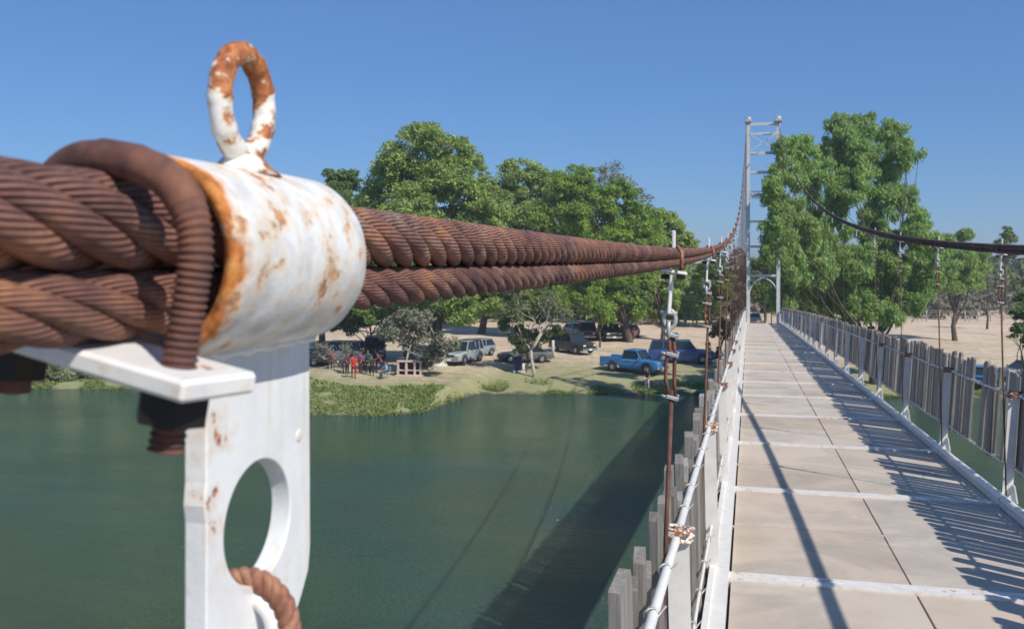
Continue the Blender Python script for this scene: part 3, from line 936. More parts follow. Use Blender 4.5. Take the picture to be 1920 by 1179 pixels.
# ================================================================ RAILINGS
def make_railing(side, label):
    right = side > 0
    X0 = (DXR + .075) if right else (DXL - .085)
    t = thing('railing', label, 'railing', (X0, 0, deck_z(0)))
    lean = .055 if right else -.02          # tops lean outwards
    ph = .83
    posts = [d for d in BARS if d < TD and d > -8]
    sgn = 1 if right else -1
    for d in posts:
        z = deck_z(d)
        far = d > 22
        mb = MB()
        # angle-section post
        a = Vector((X0, d, z - .06)); b = Vector((X0 + lean, d, z + ph))
        wid = .072 if right else .066
        mb.bar(a, b, wid, .006, up=(0, 1, 0))
        mb.bar(a + Vector((sgn * wid / 2 - sgn * .003, .025, 0)), b + Vector((sgn * wid / 2 - sgn * .003, .025, 0)), .006, .050, up=(0, 1, 0))
        o = obj('post', mb, M_white, t, True)
        if right:
            g = MB()
            g.prism([(X0 - .03, z + .02), (X0 + .07, z + .02), (X0 + .055, z + .12)], d - .036, d - .028, 'Y')
            g.bar((X0 + .065, d - .03, z + .02), (X0 + .045, d - .03, z + .15), .05, .008)
            obj('gusset', g, M_white, t, True)
        if d < 16:
            # rusty wire lashing at the post top
            g = MB(); pts = []
            for k in range(60):
                a_ = k / 60 * 2 * PI * 4.2
                pts.append((X0 + lean + (.040 + .008 * math.sin(3.1 * k)) * math.cos(a_), d + .004 + .030 * math.sin(a_), z + ph - .012 + .020 * math.sin(.33 * k)))
            g.tube(pts, .0055, 7)
            obj('wire_lashing', g, M_ring if d < 6.5 else M_chainr, t, True)
    # rails: top and lower wire rope, each a rod with fence wire twisted round it
    for zr, nm in ((ph - .02, 'top_rail'), (.27, 'lower_rail')):
        mb = MB(); path = []
        lx = X0 + lean * zr / ph + sgn * (.035 if right else .004)
        DD = np.arange(-6.5, TD, .12)
        base = []
        for d in DD:
            k = (d - BARS[0]) / BAY; q = k - math.floor(k)
            sag = (.020 if right else .03) * 4 * q * (1 - q)
            base.append((lx + sgn * .01 * 4 * q * (1 - q), d, deck_z(d) + zr - sag))
        mb.tube(base, (.0105 if right else .0135) if zr > .5 else .0075, 8)
        obj(nm, mb, M_white, t, True)
        if not right:
            # short wire ties where each slat is bound to the rail
            d = 1.9
            while d < 12:
                k = (d - BARS[0]) / BAY; q = k - math.floor(k)
                c_ = Vector((lx - .01 * 4 * q * (1 - q), d, deck_z(d) + zr - .03 * 4 * q * (1 - q)))
                mb = MB()
                mb.tube([c_ + Vector((.017 * math.cos(a_) - .006, .012 * math.sin(2 * a_), .019 * math.sin(a_))) for a_ in np.linspace(.2, 2 * PI, 9)] + [c_ + Vector((.030, .02, .020))], .0030, 5)
                obj('wire_tie', mb, M_galv, t, True)
                d += .30 + .14 * abs(math.sin(d * 7))
            continue
        # twisted wire (near part only shows)
        mb = MB(); pts = []; rad = .0155
        for d in np.arange(-1.0 if not right else 2.0, 17, .0085):
            k = (d - BARS[0]) / BAY; q = k - math.floor(k)
            sag = (.020 if right else .03) * 4 * q * (1 - q)
            a_ = 2 * PI * d / (.155 / 2)
            jit = .25 * math.sin(d * 31) + .2 * math.sin(d * 77)
            pts.append((lx + sgn * .01 * 4 * q * (1 - q) + rad * math.cos(a_) * (1 + jit), d, deck_z(d) + zr - sag + rad * math.sin(a_) * (1 + jit)))
        mb.tube(pts, .0032, 5)
        obj('twisted_wire', mb, M_galv, t, True)
    # weathered slats wired to the outside
    pitch = .126 if right else .14
    slats = []
    d = -1.2 if not right else 1.5
    while d < TD - .4:
        miss = random.random() < .035
        if right and 9.2 < d < 9.45: miss = True
        if not right and .2 < d < 1.9: miss = True
        if not miss: slats.append(d)
        d += pitch * random.uniform(.96, 1.04)
    rest = MB(); cnt = 0
    def one(mb, d):
        z = deck_z(d)
        wd = random.uniform(.088, .112) if right else random.uniform(.07, .11)
        th = random.uniform(.020, .026) if right else random.uniform(.022, .04)
        if right: zb, zt = z + random.uniform(.22, .26), z + ph + random.uniform(.11, .175)
        else: zb, zt = z - random.uniform(.05, .15), z + ph + random.uniform(-.06, .13)
        xx = X0 + lean * 1.0 + sgn * (.05 if right else .045)
        tw = random.uniform(-.12, .12); ti = random.uniform(-.02, .02); ox = random.uniform(-.012, .012)
        h = zt - zb
        # board with a worn, slightly clipped top
        ch = random.uniform(.0, .03)
        sl = random.uniform(-.02, .02)
        pr = [(-wd / 2, 0), (wd / 2, 0), (wd / 2, h - ch), (wd / 2 - ch * .6, h + sl * .5), (-wd / 2 + ch * .5, h - sl * .5), (-wd / 2, h - ch * .7)]
        vs = []
        for s_ in (-th / 2, th / 2):
            for (a_, b_) in pr:
                vs.append(Vector((s_, a_, b_)))
        m = Matrix.Rotation(tw, 3, 'Z') @ Matrix.Rotation(ti, 3, 'X')
        lx = lean * .9
        out = []
        for v in vs:
            q = m @ v
            out.append(Vector((xx + ox + q.x - lx * .5 + lx * (q.z / h), d + q.y, zb + q.z)))
        n = len(pr)
        mb.add(out, [tuple(range(n)), tuple(range(2 * n - 1, n - 1, -1))] + [(i, i + n, (i + 1) % n + n, (i + 1) % n) for i in range(n)])
    for d in slats:
        if cnt < 98:
            mb = MB(); one(mb, d); obj('slat', mb, M_slat, t, True)
        else: one(rest, d)
        cnt += 1
    o = obj('far_slats', rest, M_slat, t, True); o['kind'] = 'stuff'
random.seed(5)
make_railing(1, 'right hand railing of white posts and closely wired grey wooden slats')
make_railing(-1, 'left hand railing with rusty topped white posts and uneven grey slats')

# ================================================================ TOWER
tw = thing('bridge_tower', 'tall pale steel portal tower at the far end of the deck', 'tower', (.87, TD, gz(.87, TD)))
M_sad = painted_steel('saddle_paint', 6.0, (.66, .70), (.45, .44, .43), bstr=.1)
XLg, XRg = -.03, 1.77
ztop = 8.45; zfoot = WZ - 1.0
for x in (XLg, XRg):
    mb = MB()
    for sy in (-.26, .26):
        mb.bar((x, TD + sy * 1.3, zfoot), (x, TD + sy * .8, ztop), .21, .09, up=(0, 1, 0))
    k = 0; z = -4.6
    while z < ztop - .7:
        s = 1 if k % 2 else -1
        mb.bar((x, TD - .27 * s, z), (x, TD + .27 * s, z + .62), .05, .03, up=(0, 1, 0))
        z += .62; k += 1
    obj('leg', mb, M_tower, tw, True)
    mb = MB().box((x, TD, ztop + .08), (.42, .75, .16), bev=.02)
    mb.tube([(x - .16, TD, ztop + .22), (x + .16, TD, ztop + .22)], .15, 14)
    obj('cable_saddle', mb, M_sad, tw, True)
    mb = MB().box((x, TD, WZ + .3), (1.0, 1.6, 2.2), bev=.05)
    obj('footing', mb, MATS['concrete'], tw, True)
for z, hgt in ((8.35, .20), (7.75, .16), (6.55, .22), (5.35, .26), (3.95, .34), (2.3, .22), (.75, .26), (-1.05, .24)):
    mb = MB()
    for sy in (-.3, .3):
        mb.box(((XLg + XRg) / 2, TD + sy * .8, z), (XRg - XLg - .16, .06, hgt * .55))
    if hgt > .3:
        for k in range(6):
            xa = XLg + .1 + k * .28
            mb.bar((xa, TD - .24, z - .14), (xa + .26, TD - .24, z + .14), .04, .04)
        mb.box(((XLg + XRg) / 2, TD - .26, z + .2), (XRg - XLg - .16, .05, .06)); mb.box(((XLg + XRg) / 2, TD - .26, z - .2), (XRg - XLg - .16, .05, .06))
    obj('crossbar', mb, M_tower, tw, True)
for (xa, za, xb, zb) in ((XLg + .08, 7.7, XRg - .08, 6.65), (XRg - .08, 7.7, XLg + .08, 6.65)):
    mb = MB().bar((xa, TD - .25, za), (xb, TD - .25, zb), .07, .05)
    obj('diagonal_brace', mb, M_tower, tw, True)
mb = MB()
pts = [(XLg + .05 + (XRg - XLg - .1) * q, TD - .24, -2.15 + .95 * math.sin(PI * q) ** .6) for q in np.linspace(0, 1, 17)]
mb.tube(pts, .035, 8)
obj('arch_brace', mb, M_tower, tw, True)

# ================================================================ TREES
def leaf_cloud(centres, radii, n, size, narrow=1.0, droop=0.0, seed=0):
    """n small leaf quads scattered through clumps (rows of centres with xyz radii)"""
    r = np.random.default_rng(seed)
    C = np.asarray(centres, float); Rd = np.asarray(radii, float)
    wgt = (Rd[:, 0] * Rd[:, 2]) ** 1.0; wgt = wgt / wgt.sum()
    idx = r.choice(len(C), n, p=wgt)
    d = r.normal(size=(n, 3)); d /= np.linalg.norm(d, axis=1)[:, None]
    rad = r.random(n) ** .45
    P = C[idx] + d * rad[:, None] * Rd[idx]
    if droop: P[:, 2] -= droop * np.abs(r.normal(size=n)) * 1.0
    s = size * r.uniform(.6, 1.35, n)
    nn = d * .55 + r.normal(size=(n, 3)) * .6 + np.array([0, 0, .35])
    nn /= np.linalg.norm(nn, axis=1)[:, None]
    a = np.cross(nn, r.normal(size=(n, 3)))
    if droop:
        a = np.stack([r.normal(size=n) * .7, r.normal(size=n) * .7, -np.ones(n)], 1)
    a /= np.linalg.norm(a, axis=1)[:, None] + 1e-9
    b = np.cross(nn, a); b /= np.linalg.norm(b, axis=1)[:, None] + 1e-9
    A = a * s[:, None]; B = b * (s * .42 * narrow)[:, None]
    V = np.stack([P - A, P + B, P + A, P - B], 1).reshape(-1, 3)
    F = np.arange(4 * n).reshape(-1, 4)
    return V, F

def limb(mb, a, b, r0, r1, bend=.12, n=7, seed=0, k=6):
    rr = random.Random(seed)
    a = Vector(a); b = Vector(b); L = (b - a).length
    o1 = Vector((rr.uniform(-1, 1), rr.uniform(-1, 1), rr.uniform(-.2, .5))) * L * bend
    path = []; rad = []
    for i in range(k + 1):
        q = i / k
        path.append(a.lerp(b, q) + o1 * math.sin(PI * q) + Vector((rr.uniform(-1, 1), rr.uniform(-1, 1), rr.uniform(-1, 1))) * L * .012)
        rad.append(r0 + (r1 - r0) * q)
    mb.tube(path, rad, n)
    return path

def tree(name, label, base, lobes, leafmat, n, size, trunk_r=.35, bark=None, group=None, zc=None, narrow=1.0, droop=0.0, sub=9, depthf=.85, seed=1, fork=.35, subr=(.28, .5), lime=False, twigs=True, cat='tree', flat=.8):
    """lobes: crown masses as (photo x, photo y, radius in px) at the tree's own distance, each given a depth offset in metres"""
    r = random.Random(seed)
    B = Vector(base)
    zc = zc or (B.x * -ST + B.y * CT)
    ppm = FPX / zc
    t = thing(name, label, cat, B, group=group)
    cs = []; rs = []; lc = []
    for lb in lobes:
        x, y, rp = lb[:3]
        off = lb[3] if len(lb) > 3 else r.uniform(-1, 1) * rp / ppm * .9
        c = at_depth(x, y, zc + off)
        R0 = rp / ppm
        lc.append((c, R0))
        ns = int(sub * (1 + R0 / 2.5))
        for k in range(ns):
            v = Vector((r.gauss(0, 1), r.gauss(0, 1), r.gauss(0, 1))).normalized()
            q = r.uniform(.35, .92)
            sr = R0 * r.uniform(*subr)
            cs.append(c + Vector((v.x * R0 * q, v.y * R0 * q * depthf, v.z * R0 * q)))
            rs.append((sr * r.uniform(.9, 1.3), sr * r.uniform(.9, 1.3), sr * flat * r.uniform(.8, 1.2)))
    V, F = leaf_cloud(cs, rs, n, size, narrow, droop, seed)
    V = V - np.array(B)
    o = obj('crown', None, None, t, me=fast_mesh('crown', V, F, leafmat))
    # trunk, forks, limbs into each lobe
    mb = MB()
    cen = sum((c for c, _ in lc), Vector()) / len(lc)
    lo = min(c.z - q for c, q in lc)
    f = B.lerp(Vector((B.x * .6 + cen.x * .4, B.y * .6 + cen.y * .4, cen.z)), fork)
    pts = [B + Vector((0, 0, -.3)), B + Vector((0, 0, .25)), B.lerp(f, .5) + Vector((r.uniform(-.2, .2), r.uniform(-.2, .2), 0)), f]
    mb.tube(pts, [trunk_r * 1.5, trunk_r * 1.12, trunk_r * .9, trunk_r * .72], 12)
    for i, (c, q) in enumerate(lc):
        if len(lc) > 25 and i % 3: continue
        path = limb(mb, f if i % 3 else pts[2], c, trunk_r * (.48 if len(lc) < 25 else .32), trunk_r * .08, .13, 7, seed * 31 + i)
        if twigs:
            for k in range(5):
                e = c + Vector((r.gauss(0, 1), r.gauss(0, 1), r.gauss(0, .8))).normalized() * q * .85
                limb(mb, path[r.randint(3, 6)], e, trunk_r * .09, .012, .12, 5, seed * 77 + i * 9 + k, 4)
    obj('trunk', mb, bark or M_bark, t, True)
    if lime:
        mb = MB().tube([B + Vector((0, 0, -.05)), B + Vector((0, 0, .25)), B + Vector((0, 0, 1.0)), B.lerp(f, 1.9 / max(2, (f - B).length))], [trunk_r * 1.62, trunk_r * 1.22, trunk_r * 1.13, trunk_r * 1.1], 14)
        obj('whitewash_band', mb, M_lime, t, True)
    return t

def base_at(px, zc):
    """ground point under a photo column at camera depth zc"""
    p = at_depth(px, HY, zc)
    return Vector((p.x, p.y, gz(p.x, p.y)))

# big pale-trunked tree behind the parked cars
b1 = on_ground(822, 686)
tree('broadleaf_tree', 'tallest rounded green tree behind the ropes, trunk whitewashed at its foot', b1,
     [(745, 290, 46), (800, 262, 42), (850, 285, 42), (885, 300, 30), (720, 345, 48), (790, 340, 62), (860, 350, 52), (700, 400, 45), (770, 410, 60), (850, 420, 62), (905, 385, 38),
      (700, 470, 50), (790, 500, 60), (880, 490, 60), (930, 450, 45), (760, 560, 48), (850, 560, 55), (900, 560, 40), (660, 500, 40), (690, 570, 34), (740, 585, 26), (800, 590, 22), (870, 590, 26), (930, 520, 34), (912, 345, 26), (925, 400, 36), (690, 440, 40), (650, 540, 32)],
     L_mid, 110000, .155, .52, seed=3, sub=16, subr=(.22, .42), lime=True, depthf=1.0)
b0 = base_at(604, 92)
tree('broadleaf_tree', 'smaller dark green tree at the left of the group, next to the white clamp', b0,
     [(625, 345, 24), (655, 335, 22), (640, 375, 32), (680, 380, 26), (600, 420, 34), (660, 430, 40), (560, 420, 30), (620, 490, 45), (560, 500, 40), (680, 520, 36), (640, 560, 34)],
     L_dark, 52000, .18, .3, seed=5, sub=14)
tree('broadleaf_tree', 'low spreading tree behind the ropes, mostly hidden by the clamp', base_at(420, 95),
     [(380, 430, 45), (450, 420, 40), (500, 460, 45), (330, 480, 45), (420, 500, 55), (250, 510, 42), (500, 540, 40), (170, 520, 38), (100, 550, 35)],
     L_dark, 30000, .24, .3, seed=6, sub=12)
b2 = base_at(903, 108)
tree('broadleaf_tree', 'green tree with rounded top right of the tallest tree, behind the ropes', b2,
     [(960, 325, 34), (1000, 325, 28), (935, 350, 34), (985, 375, 45), (1040, 350, 36), (930, 420, 44), (1000, 440, 50), (1050, 410, 44), (960, 500, 48), (1030, 500, 48), (900, 530, 38), (980, 560, 40), (905, 575, 22), (1060, 465, 40), (1070, 540, 34), (940, 580, 26), (1020, 345, 26), (1010, 575, 26)],
     L_mid, 90000, .18, .40, seed=8, sub=16, subr=(.22, .42))
b3 = base_at(1180, 98)
tree('broadleaf_tree', 'bright green leafy tree right of centre, above the black and red cars', b3,
     [(1075, 345, 32), (1100, 340, 28), (1130, 375, 36), (1080, 400, 45), (1150, 420, 46), (1180, 400, 30), (1120, 470, 50), (1180, 470, 44), (1080, 480, 40), (1045, 380, 34), (1110, 440, 40), (1020, 400, 30), (1140, 540, 44), (1195, 530, 34), (1090, 545, 34), (1190, 580, 26), (1060, 350, 30), (1160, 350, 22), (1185, 370, 26), (1215, 410, 30), (1210, 450, 34), (1060, 560, 28), (1130, 585, 22)],
     L_bright, 85000, .165, .34, seed=9, sub=16, subr=(.22, .42), fork=.3)
tree('broadleaf_tree', 'sparse grey green tree poking up behind the bright green tree', base_at(1165, 122),
     [(1145, 325, 26), (1165, 350, 26), (1195, 375, 28), (1130, 345, 20), (1210, 410, 26), (1180, 440, 34), (1220, 460, 24)],
     L_grey, 5200, .18, .22, seed=10, fork=.5)
b5 = base_at(1243, 100)
tree('broadleaf_tree', 'round dark green tree with bare slim trunk, just left of the nearest full hanger', b5,
     [(1235, 430, 26), (1262, 440, 24), (1225, 470, 34), (1250, 415, 26), (1285, 455, 24), (1215, 440, 30), (1270, 480, 30), (1205, 520, 32), (1250, 530, 36), (1180, 560, 28), (1225, 570, 28), (1262, 562, 20), (1150, 580, 24)],
     L_mid, 60000, .17, .24, seed=12, sub=14, fork=.3)
tree('broadleaf_tree', 'dark trunked shade tree over the black and red cars', base_at(1172, 99),
     [(1150, 560, 26), (1180, 575, 24), (1205, 570, 26), (1165, 535, 30), (1130, 555, 20)],
     L_dark, 15000, .21, .3, seed=13, fork=.5)
tree('young_tree', 'small vivid green drooping tree in front of the dark cars', base_at(1125, 93),
     [(1105, 560, 16), (1125, 570, 18), (1140, 590, 14), (1115, 545, 14)],
     L_bright, 3600, .17, .09, seed=14, droop=.3, narrow=.7)
# big weeping tree on the right, and its neighbours
b6 = base_at(1640, 71)
tree('weeping_tree', 'huge feathery green tree right of the tower, hanging over the railing', b6,
     [(1580, 235, 34), (1625, 235, 32), (1670, 250, 38), (1700, 280, 30), (1560, 280, 36), (1610, 290, 48), (1665, 310, 46), (1500, 285, 36, -9), (1475, 270, 24, -12), (1525, 330, 40, -6), (1475, 320, 34, -12), (1450, 345, 22, -13), (1590, 350, 46),
      (1650, 370, 44), (1700, 370, 32), (1460, 390, 30, -12), (1500, 400, 34, -9), (1560, 430, 42), (1640, 430, 50), (1710, 420, 38), (1462, 440, 34, -12), (1520, 470, 40, -5), (1600, 490, 48), (1680, 490, 46), (1735, 470, 34),
      (1490, 500, 32, -6), (1500, 540, 42), (1560, 540, 46), (1640, 550, 48), (1700, 550, 38), (1745, 520, 30), (1580, 590, 26), (1500, 440, 36, -7), (1530, 500, 38, -3), (1555, 380, 38), (1480, 480, 34, -9), (1470, 545, 34, -5), (1530, 575, 30), (1445, 470, 24, -12), (1660, 580, 32), (1620, 575, 34), (1705, 565, 26), (1740, 480, 34), (1720, 440, 36), (1735, 540, 28), (1600, 540, 44), (1500, 570, 28)],
     L_willow, 230000, .145, .36, seed=21, droop=.22, narrow=.62, depthf=.9, sub=16, fork=.38, flat=.7, subr=(.20, .36))
tree('weeping_tree', 'drooping bright green tree further right, behind the dark cable', base_at(1790, 100),
     [(1808, 440, 18), (1770, 470, 30), (1800, 490, 34), (1835, 490, 26), (1745, 500, 26), (1780, 520, 32), (1820, 520, 24)],
     L_willow, 30000, .20, .25, seed=22, droop=.12, narrow=.55)
tree('palm_like_tree', 'tall narrow dark tree standing far off at the right edge', base_at(1886, 150),
     [(1885, 435, 13), (1893, 450, 14), (1878, 455, 12), (1890, 480, 16), (1905, 470, 10)],
     L_dark, 2600, .26, .22, seed=23, fork=.7)
tree('thin_tree', 'spindly bare tree on the pale sand at the right', on_ground(1851, 617),
     [(1845, 535, 22), (1865, 545, 18), (1850, 520, 18), (1832, 550, 12)],
     L_grey, 700, .13, .13, seed=24, fork=.55)
tree('yellow_green_tree', 'yellow green tree seen through the legs of the tower', base_at(1432, 120),
     [(1430, 500, 26), (1445, 530, 26), (1420, 545, 24), (1470, 540, 26), (1490, 560, 22), (1405, 520, 22), (1440, 570, 18), (1455, 480, 24)],
     L_yel, 18000, .26, .2, seed=25)
tree('dark_conifer', 'dark spiky bush at the right edge above the slats', base_at(1925, 62),
     [(1905, 585, 14), (1920, 560, 18), (1915, 615, 18), (1935, 590, 26), (1900, 630, 10), (1925, 640, 16)],
     L_dark, 5200, .13, .10, seed=26, fork=.5, flat=.35, cat='bush')

# foreground bank trees
def bare_tree(name, label, base, h, seed, bark, leafmat, nleaf, spread=.55, r0=.14, leafsize=.13, depth=5, lean=(0, 0, 1), cat='tree', up=.25):
    rr = random.Random(seed)
    t = thing(name, label, cat, base)
    mb = MB(); tips = []
    def grow(p, d, L, r, k):
        pts = [p]; q = p; dd = d
        for i in range(3):
            dd = (dd + Vector((rr.gauss(0, .12), rr.gauss(0, .12), .04))).normalized()
            q = q + dd * (L / 3); pts.append(q)
        mb.tube(pts, [r, r * .88, r * .76, r * .66], 8 if k > 2 else 5)
        if k == 0:
            tips.append(q); return
        if k <= 2: tips.append(q)
        for j in range(rr.choice((2, 3, 3)) if k < depth else 3):
            v = Vector((rr.gauss(0, 1), rr.gauss(0, 1), rr.gauss(0, .6))).normalized()
            nd = (dd * (1 - spread) + v * spread + Vector((0, 0, up * .3))).normalized()
            grow(q, nd, L * rr.uniform(.62, .82), r * .62, k - 1)
    grow(Vector(base) + Vector((0, 0, -.15)), Vector(lean).normalized(), h * .30, r0, depth)
    obj('trunk', mb, bark, t, True)
    if nleaf:
        V, F = leaf_cloud(tips, [(h * .075,) * 3] * len(tips), nleaf, leafsize, 1, 0, seed)
        obj('crown', None, None, t, me=fast_mesh('crown', V - np.array(base), F, leafmat))
    return t
bare_tree('white_barked_tree', 'slender pale trunked tree with sparse twigs, beside the navy bin', on_ground(1003, 707), 7.4, 4, M_barkw, L_olive, 1500, .50, .15, lean=(-.18, 0, 1))
tree('shade_bush', 'olive green bushy tree behind the pale trunked tree', base_at(985, 76),
     [(960, 580, 22), (1000, 590, 24), (1040, 585, 22), (975, 625, 22), (1015, 630, 22), (1045, 620, 16), (945, 610, 16), (985, 650, 16), (1020, 555, 16)],
     L_olive, 6500, .15, .1, seed=31, cat='tree', fork=.4)
bare_tree('grey_twiggy_tree', 'grey twiggy tree with a thickened crown between the people and the dark car', base_at(762, 71.6), 6.8, 9, simple('grey_bark', (.30, .28, .25), .95), L_grey, 11000, .62, .11, .13)  # leaves thickened and trunk moved forward to cast shade on the people
tree('shade_bush', 'soft olive green tree over the group of people', base_at(700, 82),
     [(680, 600, 22), (715, 585, 24), (745, 600, 22), (655, 612, 20), (730, 620, 18), (695, 570, 24), (640, 590, 22), (620, 610, 18), (670, 575, 24)],
     L_dark, 11000, .14, .12, seed=33, fork=.6)
bare_tree('leaning_bare_tree', 'greyish bare branches drooping over the silver car at the left', on_ground(610, 690), 4.0, 14, MATS['grey_bark'], L_grey, 500, .7, .08, .10, lean=(.5, 0, .8), depth=4)
tree('shore_bush', 'pale green bush spilling over the bank at the left edge', base_at(120, 74.5),
     [(95, 690, 20), (125, 670, 18), (150, 690, 22), (75, 715, 16), (115, 708, 22), (165, 705, 18), (190, 700, 12), (110, 660, 12), (135, 715, 16)],
     leaf_mat('leaves_pale_bush', (.12, .14, .06), (.20, .23, .11), (.30, .33, .18), .25), 7000, .12, .06, seed=41, cat='bush')
tree('shore_bush', 'greyish olive bush just below the rope at the lower left', base_at(30, 78),
     [(10, 670, 26), (50, 660, 26), (85, 650, 20), (0, 700, 20), (150, 650, 18), (200, 660, 20), (240, 650, 22)],
     L_grey, 6000, .14, .08, seed=42, cat='bush')
bb = on_ground(1352, 664)
tree('dry_bush', 'brownish sparse bush left of the deck end', bb,
     [(1350, 610, 20), (1375, 600, 20), (1362, 625, 20), (1385, 570, 22), (1340, 625, 12), (1395, 545, 20), (1370, 580, 16)],
     leaf_mat('leaves_dry', (.09, .08, .04), (.15, .13, .08), (.22, .19, .13), .2), 4200, .13, .08, seed=43, cat='bush')
for k, (x, y, zc_, lab) in enumerate(((1335, 520, 118, 'olive tree far behind the small house, left of the tower'), (1375, 495, 128, 'hazy olive tree directly left of the tower legs'))):
    tree('distant_tree', lab, base_at(x, zc_), [(x - 10, y, 26), (x + 15, y - 12, 22), (x, y + 30, 28), (x + 20, y + 25, 22)], L_grey if k else L_yel, 11000, .28, .18, seed=50 + k)

# far scrub line, one mass
def far_scrub():
    r = np.random.default_rng(5)
    cs, rs = [], []
    for i in range(1500):
        px = r.uniform(-300, 2400)
        zc = r.uniform(134, 230)
        p = at_depth(px, HY, zc)
        h = r.uniform(1.2, 3.4) * (1 if px > 1500 else 1.2) + (zc - 134) * .03
        g = gz(p.x, p.y)
        cs.append((p.x, p.y, g + h * .5)); rs.append((r.uniform(1, 2.4), r.uniform(1, 2), h * .55))
    V, F = leaf_cloud(cs, rs, 110000, .55, 1, 0, 3)
    o = bpy.data.objects.new('scrub', fast_mesh('scrub', V, F, L_scrub)); COL.objects.link(o)
    tag(o, 'brownish thicket of dry scrub closing the far edge of the sand', None, kind='stuff')
    cs, rs = [], []
    for i in range(520):
        px = r.uniform(-900, 1330); zc = r.uniform(122, 190)
        p = at_depth(px, HY, zc); g = gz(p.x, p.y)
        h = r.uniform(3, 9)
        cs.append((p.x, p.y, g + h * .55)); rs.append((r.uniform(2, 4), r.uniform(2, 4), h * .5))
    V, F = leaf_cloud(cs, rs, 90000, .75, 1, 0, 4)
    cs, rs = [], []
    for i in range(420):
        px = r.uniform(1330, 2700); zc = r.uniform(170, 260)
        p = at_depth(px, HY, zc); g = gz(p.x, p.y)
        h = r.uniform(5, 9.5)
        cs.append((p.x, p.y, g + h * .5)); rs.append((r.uniform(3, 6), r.uniform(2, 4), h * .5))
    V2, F2 = leaf_cloud(cs, rs, 60000, .95, 1, 0, 6)
    o2 = bpy.data.objects.new('far_woodland', fast_mesh('far_woodland', V2, F2, L_olive)); COL.objects.link(o2)
    tag(o2, 'hazy olive woodland closing the horizon at the right', None, kind='stuff')
    o = bpy.data.objects.new('woodland', fast_mesh('woodland', V, F, L_dark)); COL.objects.link(o)
    tag(o, 'dark band of far woodland seen between the tree trunks', None, kind='stuff')
far_scrub()

# shore grass
def shore_grass():
    r = np.random.default_rng(9)
    n = 60000
    px = r.uniform(-60, 2000, n)
    X = np.interp(px, [a for a, _ in _sh], _sx) + r.normal(size=n) * .6
    ys = np.interp(X, _sx, _sy)
    t_ = np.abs(r.normal(size=n)) ** 1.2 * np.where(px < 540, 2.2, 1.3)
    spit = (X > _sx[5]) & (X < _sx[8] - .5)
    t_ = np.where(spit, r.uniform(-.2, 7.5, n), t_)
    Y = ys + t_ - .15
    keep = (np.sin(X * 1.1) * np.sin(Y * .9 + X * .4) > np.where(px > 800, .12, -.3)) | (spit & (np.sin(X * 1.9 + 1) * np.sin(Y * 1.6 + X * .7) + .5 * np.sin(X * 5.1) * np.sin(Y * 4.3) > -.38))
    X, Y = X[keep], Y[keep]; n = len(X)
    Z = ground_np(X, Y)
    Z = np.maximum(Z, WZ - .05)
    h = r.uniform(.05, .20, n) * np.where(np.sin(X * .8 + Y) > .2, 1.4, .8) * np.where(((X > _sx[5]) & (X < _sx[8])), 1.0, .6)
    a = r.uniform(0, 2 * PI, n); w_ = r.uniform(.03, .075, n)
    lean = r.normal(size=(n, 2)) * .12
    P = np.stack([X, Y, Z], 1)
    D = np.stack([np.cos(a) * w_, np.sin(a) * w_, np.zeros(n)], 1)
    T = np.stack([lean[:, 0], lean[:, 1], h], 1)
    V = np.stack([P - D, P + D, P + T + D * .35, P + T - D * .35], 1).reshape(-1, 3)
    o = bpy.data.objects.new('grass', fast_mesh('grass', V, np.arange(4 * n).reshape(-1, 4), L_grass)); COL.objects.link(o)
    tag(o, 'fresh green grass along the water edge', None, kind='stuff')
shore_grass()

# ================================================================ VEHICLES
M_glass = nmat('car_glass', (.02, .03, .035), .08)[0]
M_tyre = simple('tyre_rubber', (.02, .02, .02), .9)
M_rim = simple('wheel_rim', (.45, .45, .46), .35, .7, .1)
M_chrome = simple('chrome', (.55, .56, .57), .25, .9, .05)
M_lamp = simple('lamp_glass', (.75, .75, .72), .15, 0, .05)
M_tail = simple('tail_lamp_glass', (.35, .02, .02), .2, 0, .1)
M_black = simple('black_plastic', (.02, .02, .02), .6)
def paint(name, col):
    m, t, b = nmat(name, col, .32)
    n = noise(t, 1.5, 5)
    t.links.new(mix(t, math_(t, 'MULTIPLY', n, .14), col, (.30, .25, .20)), b.inputs['Base Color'])
    t.links.new(ramp(t, n, [(.3, (.22,) * 3), (.7, (.45,) * 3)]), b.inputs['Roughness'])
    b.inputs['Coat Weight'].default_value = .4
    return m

